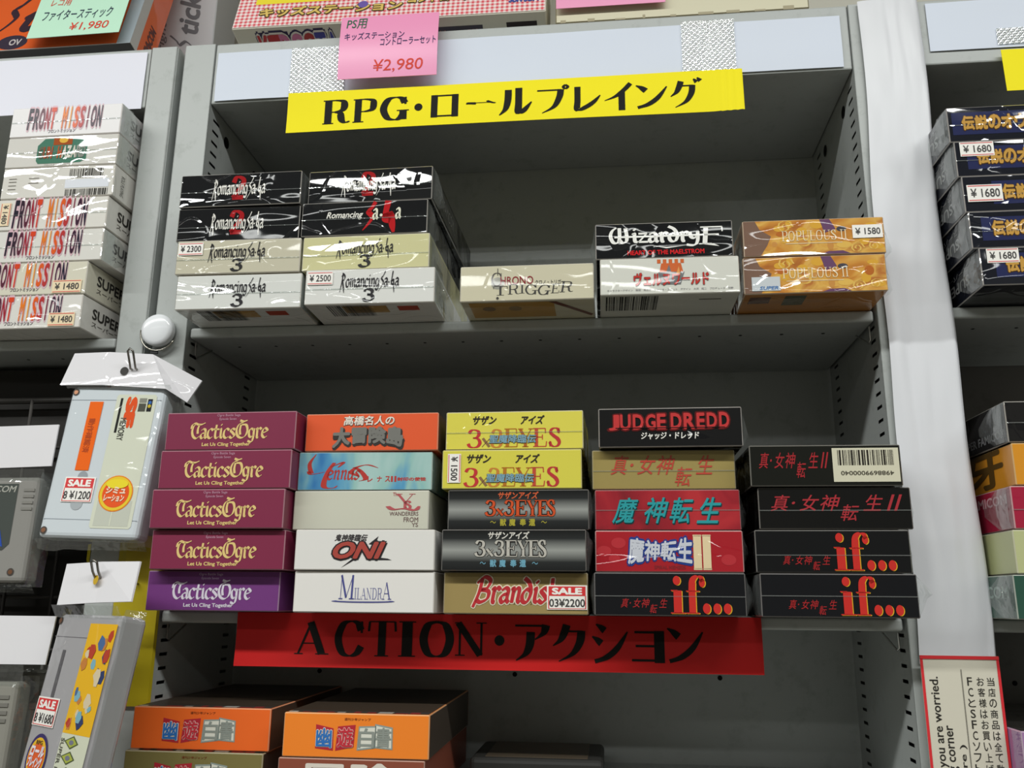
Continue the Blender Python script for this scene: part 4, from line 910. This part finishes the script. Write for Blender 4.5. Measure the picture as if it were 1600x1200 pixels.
# left bay: seven white boxes
LX = [-.0806, -.0800, -.0695, -.0690, -.0665, -.0670, -.0672]; fm = front_mission
ly = [(x - BW, -.028, 0.0) for x in LX]
stack(ly, -.2852, [
    ('#dddad4', 2, fm(2, (.15, .26, .83, .93), True, (.73, .05, .955, .45)), 'white box with a price sticker at the bottom of the left bay stack', {}),
    ('#d8d4c2', 2, fm(2, (.15, .27, .83, .94), True, (.72, .03, .97, .42)), 'yellowed white box with a price sticker, second from the bottom of the left bay stack', {}),
    ('#dedcd6', 2, fm(2, (.15, .24, .82, .93)), 'white box third from the bottom of the left bay stack, with no sticker', dict(wrap=(.002, .0))),
    ('#e0ddd6', 2, fm(2, (.17, .10, .83, .93), False, (.055, .15, .145, .88, 1)), 'white box just below the barcode box in the left bay stack', dict(wrap=(.0, .0))),
    ('#dcd9d2', 2, fm_bar, 'white box with a barcode, third from the top of the left bay stack', {}),
    ('#dbd8d2', 2, gun_hazard, 'white box with a green picture panel, second from the top of the left bay stack', dict(wrap=(.004, .0))),
    ('#e4e1e2', 0, fm(0, (.15, .26, .83, .93)), 'white box with dark to orange block lettering, topmost in the left bay', dict(wrap=(.005, .0, True)))], G3)
# right bay, upper shelf: five navy boxes
NAVY = '#1b1d25'
stack([(.6351, -.045, 0), (.6308, -.045, 0), (.6292, -.045, 0), (.6268, -.045, 0), (.6242, -.045, 0)], -.2770, [
    (NAVY, 2, ogre((.045, .58, .26, .96), .0), 'navy box with gold lettering and a peeling 1680 sticker, lowest of the right upper stack', dict(wrap=(.0, .006, False))),
    (NAVY, 2, ogre(None, -.02), 'dark navy box with gold lettering and no sticker, between two with stickers', dict(wrap=(.0, .003))),
    (NAVY, 2, ogre((.025, .27, .265, .74), .10), 'dark navy box with gold lettering and a 1680 sticker, third of the right upper stack', dict(wrap=(.0, .003))),
    (NAVY, 2, ogre((.035, .56, .27, .96), -.02), 'dark navy box with gold lettering and a 1680 sticker, just below the topmost', dict(wrap=(.0, .003))),
    (NAVY, 2, ogre(None, -.07), 'dark navy box with gold lettering, topmost of the right upper stack', dict(wrap=(.0, .005)))], G4, .0292)
# right bay, lower shelf
stack([(.6300, -.045, 0), (.6335, -.045, 0), (.6355, -.045, 0), (.6400, -.045, 0), (.6385, -.045, 0)], ZS[1], [
    ('#2f5245', 2, plain_side([('SUPER FAMICOM', (.30, .48, .95, .74), 'l', '#8aa398')], 2), 'dark green wrapped box at the bottom of the right lower stack', dict(wrap=(.0, .006, False))),
    ('#b9bd8c', 1, plain_side([('ROMANCE', (.2, .3, .8, .7), 'f', '#7d7c5a')], 1), 'pale green box between dark green and crimson boxes', {}),
    ('#a3243f', 2, plain_side([('SUPER FAMICOM', (.35, .62, .96, .84), 'l', '#d8a8b0'), ('SAGA', (.2, .3, .8, .7), 'f', '#d8b0b0')], 2), 'crimson wrapped box below the amber one in the right lower stack', dict(wrap=(.0, .005))),
    ('#d8912c', 1, plain_side([('牙', (.55, .1, .90, .95), 'l', '#5c4420'), ('牙狼', (.22, .3, .6, .85), 'f', '#5c4420')], 1), 'amber orange box with dark lettering in the right lower stack', {}),
    ('#1c1b1c', 2, plain_side([('SUPER FAMICOM', (.55, .16, .98, .36), 'l', '#77777a')], 2), 'black wrapped box on top of the right lower stack', dict(wrap=(.0, .003)))], G4, .0301)
stack([(.6290, -.030, 0)], -.6160, [('#a27aa8', 1, plain_side([('PRINCESS', (.2, .3, .8, .7), 'f', '#d8c0dc')], 1), 'lilac box at the bottom right corner beside the notice', {})], G4)
# bottom shelf
stack([(.0035, -.034, 0), (.0055, -.031, 0.012)], ZS[2], [
    ('#7d7344', 0, yuyu(0), 'olive gold box at the bottom edge, under the left orange box'),
    ('#ee6a26', 0, yuyu(0), 'orange box with four character title, left one of the two on the bottom shelf')], G5)
stack([(.1240, -.045, 0), (.1265, -.0455, 0.008)], ZS[2], [
    ('#8a4a38', 0, plain_side([('冒険', (.2, .2, .8, .9), 'f', '#d8cfc4')], 0), 'reddish brown box at the bottom edge, under the right orange box'),
    ('#f0842a', 0, yuyu(0), 'orange box with four character title, right one of the two on the bottom shelf')], G5)

# ------------------------------------------------------------ hanging cartridges
BAG = film_mat('bag')
def cartridge(label, loc, rot, w, h, t, base, film, art, head=None, hook=None, screws=(), hole=None, bag=True):
    e = empty('hanging_cartridge', (loc[0], loc[1], ZT + loc[2])); e.rotation_mode = 'YXZ'; e.rotation_euler = rot; tag(e, label, 'game cartridge', 'bagged cartridges hanging in the left bay')
    mb = MB(); m = col(base, film, .4); mb.box((0, 0, -h), (w, t, 0), m, .0042, 3, smooth=False)
    fr = lambda u, v, l: (u*w, -l, -h + v*h); st = []
    art(mb, fr, st, m); c = mb.build('cartridge', e)
    for u, v in screws:
        s = MB(); s.disc(fr, (u, v), .0030/w, .0030/h, col('#4a4440', -1, .5), .0003); s.disc(fr, (u, v), .0018/w, .0018/h, col('#a8785c', -1, .3, .8), .0005); s.build('screw', c)
    for a in st: price_sticker(e, *a)
    if head:       # folded white card stapled over the bag: corner points in the thing's own frame
        hb = MB(); m_ = col('#e6e4e8', 2, .35); pts = head
        n = len(pts)//2; vs = list(pts) + [(x, y + .0014, z) for x, y, z in pts]
        for k in (0, 1):
            for i in range(n - 1): hb.add([vs[k*2*n + i], vs[k*2*n + i + 1], vs[k*2*n + n + i + 1], vs[k*2*n + n + i]], [[0, 1, 2, 3]], m_)
        for i in range(n - 1): hb.add([vs[i], vs[i+1], vs[2*n + i + 1], vs[2*n + i]], [[0, 1, 2, 3]], m_)
        hb.add([vs[n-1], vs[2*n-1], vs[4*n-1], vs[3*n-1]], [[0, 1, 2, 3]], m_)
        if hole:
            g = lambda a, b, l: (a, hole[1] - l, b); hb.disc(g, (hole[0], hole[2]), .0035, .0035, col(hole[3], -1, .6), .0006)
        hb.build('header_card', e)
    if bag:
        bb = MB(); x1 = w
        y0 = head[0][1] if head else -.002
        zb = min(p[2] for p in head[len(head)//2:len(head)//2+2]) if head else .004
        bb.grid(10, 4, lambda u, v: (-.003 + u*(w + .008), (1-v)*-.0012 + v*y0 + .0012*noise.noise(Vector((u*6, v*5, w*90))), (1-v)*-.003 + v*zb), BAG, True)
        bb.grid(4, 14, lambda u, v: (w + .0003 + u*.007*(1 + .4*noise.noise(Vector((v*5, 1, 3)))), .002 + u*.012 + .003*noise.noise(Vector((u*2, v*7, 5))), -h*1.03 + v*(h*1.03 + .004)), BAG, True)
        bb.grid(4, 14, lambda u, v: (-.0003 - u*.004*(1 + .4*noise.noise(Vector((v*5, 8, 3)))), .002 + u*.008, -h*1.02 + v*(h*1.02 + .004)), BAG, True)
        bb.grid(12, 4, lambda u, v: (-.003 + u*(w + .008), .003 + v*.006 + .002*noise.noise(Vector((u*6, v*3, 2))), -h - .0004 - v*.007*(1 + .5*noise.noise(Vector((u*4, 4, 4))))), BAG, True)
        bb.build('bag', e)
    return e
def disc_sticker(mb, fr, c, r, w, h, cols, l=.0006):
    for k, (s_, q) in enumerate(cols): mb.disc(fr, c, r*s_/w, r*s_/h, C_(q, 1), l + k*.0001, 32)
CW, CH, CT = .085, .126, .018
def art1(mb, fr, st, m):
    f = 1; LN = col('#9aa2aa', f)
    for v in (.115, .90): mb.quad(fr, (.03, v, .97, v + .004), LN, .0002)
    mb.poly(fr, [(.52, .065), (.90, .065), (.92, .08), (.92, .925), (.90, .94), (.52, .94), (.505, .925), (.505, .08)], C_('#d3d6c4', f), .0003)
    mb.poly(fr, [(.54, .08), (.885, .08), (.885, .24), (.54, .24)], C_('#c2c5b8', f), .0004); mb.quad(fr, (.70, .08, .712, .24), C_('#d3d6c4', f), .0005)
    q = lambda u, v, l: fr(.55 + v*.34, .915 - u*.30, l)
    mb.quad(q, (0, 0, .78, .07), C_('#2a2a2a', f), .0005); text(mb, q, 'SF', (0.02, .22, .62, .50), C_('#e0572c', f), .08, 0, .0005); text(mb, q, 'MEMORY', (.45, .12, .95, .30), C_('#4a4a44', f), .02, 0, .0005)
    mb.quad(q, (0, .58, .10, .80), C_('#8a8a80', f), .0005); mb.quad(q, (0.12, .58, .30, .80), C_('#55554c', f), .0005); mb.quad(q, (.02, .84, .30, .98), C_('#2c2c30', f), .0005); mb.disc(q, (.10, .91), .04, .05, C_('#3c6ab0', f), .0006, 10); mb.disc(q, (.18, .91), .04, .05, C_('#c8b03c', f), .0006, 10)
    mb.quad(fr, (.235, .43, .375, .89), C_('#ee6a24', f), .0005)
    text(mb, lambda u, v, l: fr(.25 + v*.11, .85 - u*.38, l), '動作確認済', (.2, .15, .8, .75), C_('#b8502c', f), .02, 0, .0007)
    mb.disc(fr, (.33, .39), .05, .035, C_('#9aa0a6', f), .0003); mb.disc(fr, (.33, .215), .06, .04, C_('#aab0b4', f), .0003)
    disc_sticker(mb, fr, (.705, .285), .0145, CW, CH, ((1, '#e8842c'), (.94, '#e8c83a'), (.78, '#e85c2c')))
    mb.disc(fr, (.705, .345), .11, .03, C_('#ecd838', f), .0012); text(mb, fr, 'シミュ', (.61, .285, .80, .325), C_('#f2d9c0', f), .05, .1, .0012); text(mb, fr, 'レーション', (.60, .235, .80, .275), C_('#f2d9c0', f), .05, .1, .0012)
    st.append((fr, (.165, .225, .475, .385), '8 ¥1200', 'sale'))
    for i in range(5): mb.box((.055 + i*.004, .006, -CH - .0004), (.057 + i*.004, .008, -CH + .0004), LN)
hd1 = [(-.002, -.0042, .0275), (.030, -.0046, .0285), (.0690, -.0042, .0265), (.1080, .0110, .0090), (-.009, -.0035, -.0005), (.030, -.0040, -.0005), (.0860, -.0035, -.0035), (.0990, .0100, -.0105)]
HK = col('#8a8782', -1, .25, 1.0)
cartridge('pale grey bagged cartridge with an orange sticker, hanging beside the maroon boxes', (-.0830, -.0225, -.3342), (-.113, .03, -.035), CW, CH, CT, '#ccd3d8', 1, art1, hd1, None, ((.06, .955), (.06, .045)), (.047, -.0044, .0115, '#3a3836'))
def art2(mb, fr, st, m):
    f = 1; LN = col('#6d6a70', f)
    for v in (.87, .10): mb.quad(fr, (.02, v, .98, v + .003), LN, .0002)
    mb.quad(fr, (.22, .52, .27, .80), col('#5e5c60', f), .0003)
    mb.quad(fr, (.565, .0, .99, .40), C_('#d3d6c0', f), .0003); mb.quad(fr, (.565, .385, .99, .95), C_('#e9b422', f), .0004)
    rd = random.Random(12)
    for i in range(26):
        cx, cy = rd.uniform(.62, .94), rd.uniform(.42, .90); a = rd.uniform(.02, .06)
        mb.poly(fr, [(cx + a*rd.uniform(.6, 1.2)*math.cos(t_*1.05), cy + a*rd.uniform(.5, .9)*math.sin(t_*1.05)) for t_ in range(6)], C_(rd.choice(('#2f3d6a', '#7fb0c0', '#c8803c', '#b8402c', '#3a3226', '#d8c8a8', '#4a6a9a')), f), .0005 + i*.00001)
    for i in range(5):
        cy = .345 - i*.075; mb.poly(fr, [(.74, cy - .033), (.85, cy - .003), (.76, cy + .033), (.63, cy + .003)], C_('#4f5a3a', f), .0005); mb.poly(fr, [(.74, cy - .026), (.83, cy - .003), (.76, cy + .026), (.655, cy + .003)], C_('#a8b04c', f), .0006); mb.disc(fr, (.745, cy), .035, .012, C_('#77788a', f), .0007, 10)
    text(mb, lambda u, v, l: fr(.58 + v*.05, .36 - u*.34, l), 'SUPER FAMICOM', (0, 0, 1, 1), C_('#5a5a50', f), .01, 0, .0006)
    mb.quad(fr, (.85, .0, .97, .10), C_('#2a2c2e', f), .0005); mb.disc(fr, (.91, .05), .03, .02, C_('#b0402c', f), .0006)
    for rx_, ry_, cq in ((.165, .125, '#3a2f66'), (.14, .105, '#e8b82c'), (.13, .075, '#e0602c')): mb.disc(fr, (.26, .235), rx_, ry_, C_(cq, f), .0005 + (.17 - rx_)*.004, 28)
    for q_, y in (('ロール', .245), ('プレイング', .19)): text(mb, fr, q_, (.15, y, .37, y + .05), C_('#e9e2ea', f), .06, .2, .0009)
    text(mb, fr, 'RPG', (.21, .305, .31, .325), C_('#6a4a20', f), .03, 0, .0009)
    st.append((fr, (.045, .395, .40, .545), '8 ¥1680', 'sale'))
L2, R2 = (-.0500, -.0500, -.5165), (-.15, .0, -.55)
M2 = (Matrix.Rotation(R2[2], 3, 'Z') @ Matrix.Rotation(R2[0], 3, 'X') @ Matrix.Rotation(R2[1], 3, 'Y')).transposed()
hd2 = [tuple(M2 @ (Vector(p) - Vector(L2))) for p in ((-.0475, -.054, -.4805), (-.0160, -.0600, -.4790), (.0180, -.0680, -.4790), (-.0500, -.056, -.5105), (-.0160, -.0625, -.5085), (.0165, -.0720, -.5075))]
hole2 = M2 @ (Vector((-.0165, -.0620, -.4925)) - Vector(L2))
cartridge('grey bagged cartridge with a yellow picture label, hanging below the pale grey cartridge', L2, R2, .087, .128, .021, '#a5a3a6', 1, art2, hd2, None, ((.05, .96),), (hole2[0], hole2[1] - .001, hole2[2], '#c9a42c'))
def art3(mb, fr, st, m):
    f = 1; mb.poly(fr, [(.12, .44), (.40, .30), (.83, .30), (.87, .36), (.87, .93), (.12, .93)], C_('#4a4f4c', f), .0003)
    mb.poly(fr, [(.70, .34), (.78, .36), (.83, .33), (.80, .48), (.74, .66), (.62, .72)], C_('#2f4fa8', f), .0005); mb.poly(fr, [(.60, .32), (.72, .34), (.82, .34), (.72, .30), (.6, .30)], C_('#d8d8c8', f), .0006)
    text(mb, fr, 'SUPER FAMICOM', (.40, .85, .86, .91), C_('#a8a8a0', f), .02, .2, .0005); mb.quad(fr, (.70, .02, .735, .26), col('#b8443c', f), .0004)
    for i in range(4): mb.box((.1175, -.0006, -.012 - i*.005), (.1265, .0, -.0098 - i*.005), col('#85837e', f))
hd3 = [(-.010, -.004, .0400), (.062, -.0045, .0402), (.1405, -.004, .0420), (-.010, -.003, .0055), (.062, -.0035, .0055), (.1390, -.003, .0080)]
cartridge('grey bagged cartridge with a dark label and blue picture, hanging at the left edge', (-.2260, -.0290, -.4105), (-.04, .0, .01), .129, .084, .019, '#8e8c88', 1, art3, hd3, None, ((.91, .10),), (.062, -.0045, .026, '#3a3836'))
def art4(mb, fr, st, m):
    for i in range(4): mb.box((.104, -.0008, -.0125 - i*.0055), (.124, .0, -.0098 - i*.0055), col('#77756f', 1))
hd4 = [(-.010, -.005, .0475), (.060, -.0055, .0475), (.1540, -.005, .0475), (-.010, -.003, .0120), (.060, -.0035, .0120), (.1500, -.003, .0125)]
cartridge('plain grey bagged cartridge with ridged edge at the bottom left corner', (-.2120, -.0400, -.5665), (-.05, 0, .0), .129, .084, .019, '#8c8a82', 1, art4, hd4, None, (), (.06, -.0055, .034, '#3a3836'))
cartridge('plain grey cartridge half hidden behind the ridged one at the bottom left', (-.1935, -.0120, -.5600), (-.05, 0, .0), .129, .084, .019, '#7f7d77', 1, art4, None, None, ())
def peg(label, pts, off=.0022):
    mb = MB(); a, b = [Vector(p) + Vector((0, 0, ZT)) for p in pts], Vector((off, 0, 0))
    path = [p - b for p in a] + [a[-1] + Vector((0, -.001, .0018))] + [p + b for p in reversed(a)]
    o = Vector(a[0]); mb.tube([p - o for p in path], .0009, HK, 8)
    tag(mb.build('peg_hook', None, o), label, 'hook', 'wire peg hooks')
peg('wire peg hook holding the pale grey cartridge card', [(-.0290, .033, -.3315), (-.0285, .0, -.3265), (-.0272, -.030, -.3222), (-.0268, -.0345, -.3150), (-.0268, -.0375, -.3095)])
peg('wire peg hook holding the yellow labelled cartridge card', [(-.0205, .033, -.4960), (-.0195, .0, -.4940), (-.0170, -.060, -.4925), (-.0168, -.066, -.4860), (-.0168, -.069, -.4800)])
peg('wire peg hook holding the dark labelled cartridge card', [(-.1590, .033, -.3870), (-.1590, -.0345, -.3850), (-.1590, -.038, -.379)])
peg('wire peg hook holding the ridged cartridge card', [(-.1520, .033, -.5340), (-.1520, -.047, -.5320), (-.1520, -.050, -.526)])
# low dark cartridge lying at the back of the bottom shelf
mb = MB(); mb.box((0, 0, 0), (.105, .085, .0185), col('#2b2a28', 0, .5), .004, 3); mb.box((.012, .004, .0184), (.093, .080, .0190), col('#4a4034', 0, .4), .0004)
tag(mb.build('game_cartridge', None, (.2460, .045, ZT + ZS[2] + .0004)), 'dark cartridge lying at the back of the bottom shelf, right of the orange boxes', 'game cartridge')
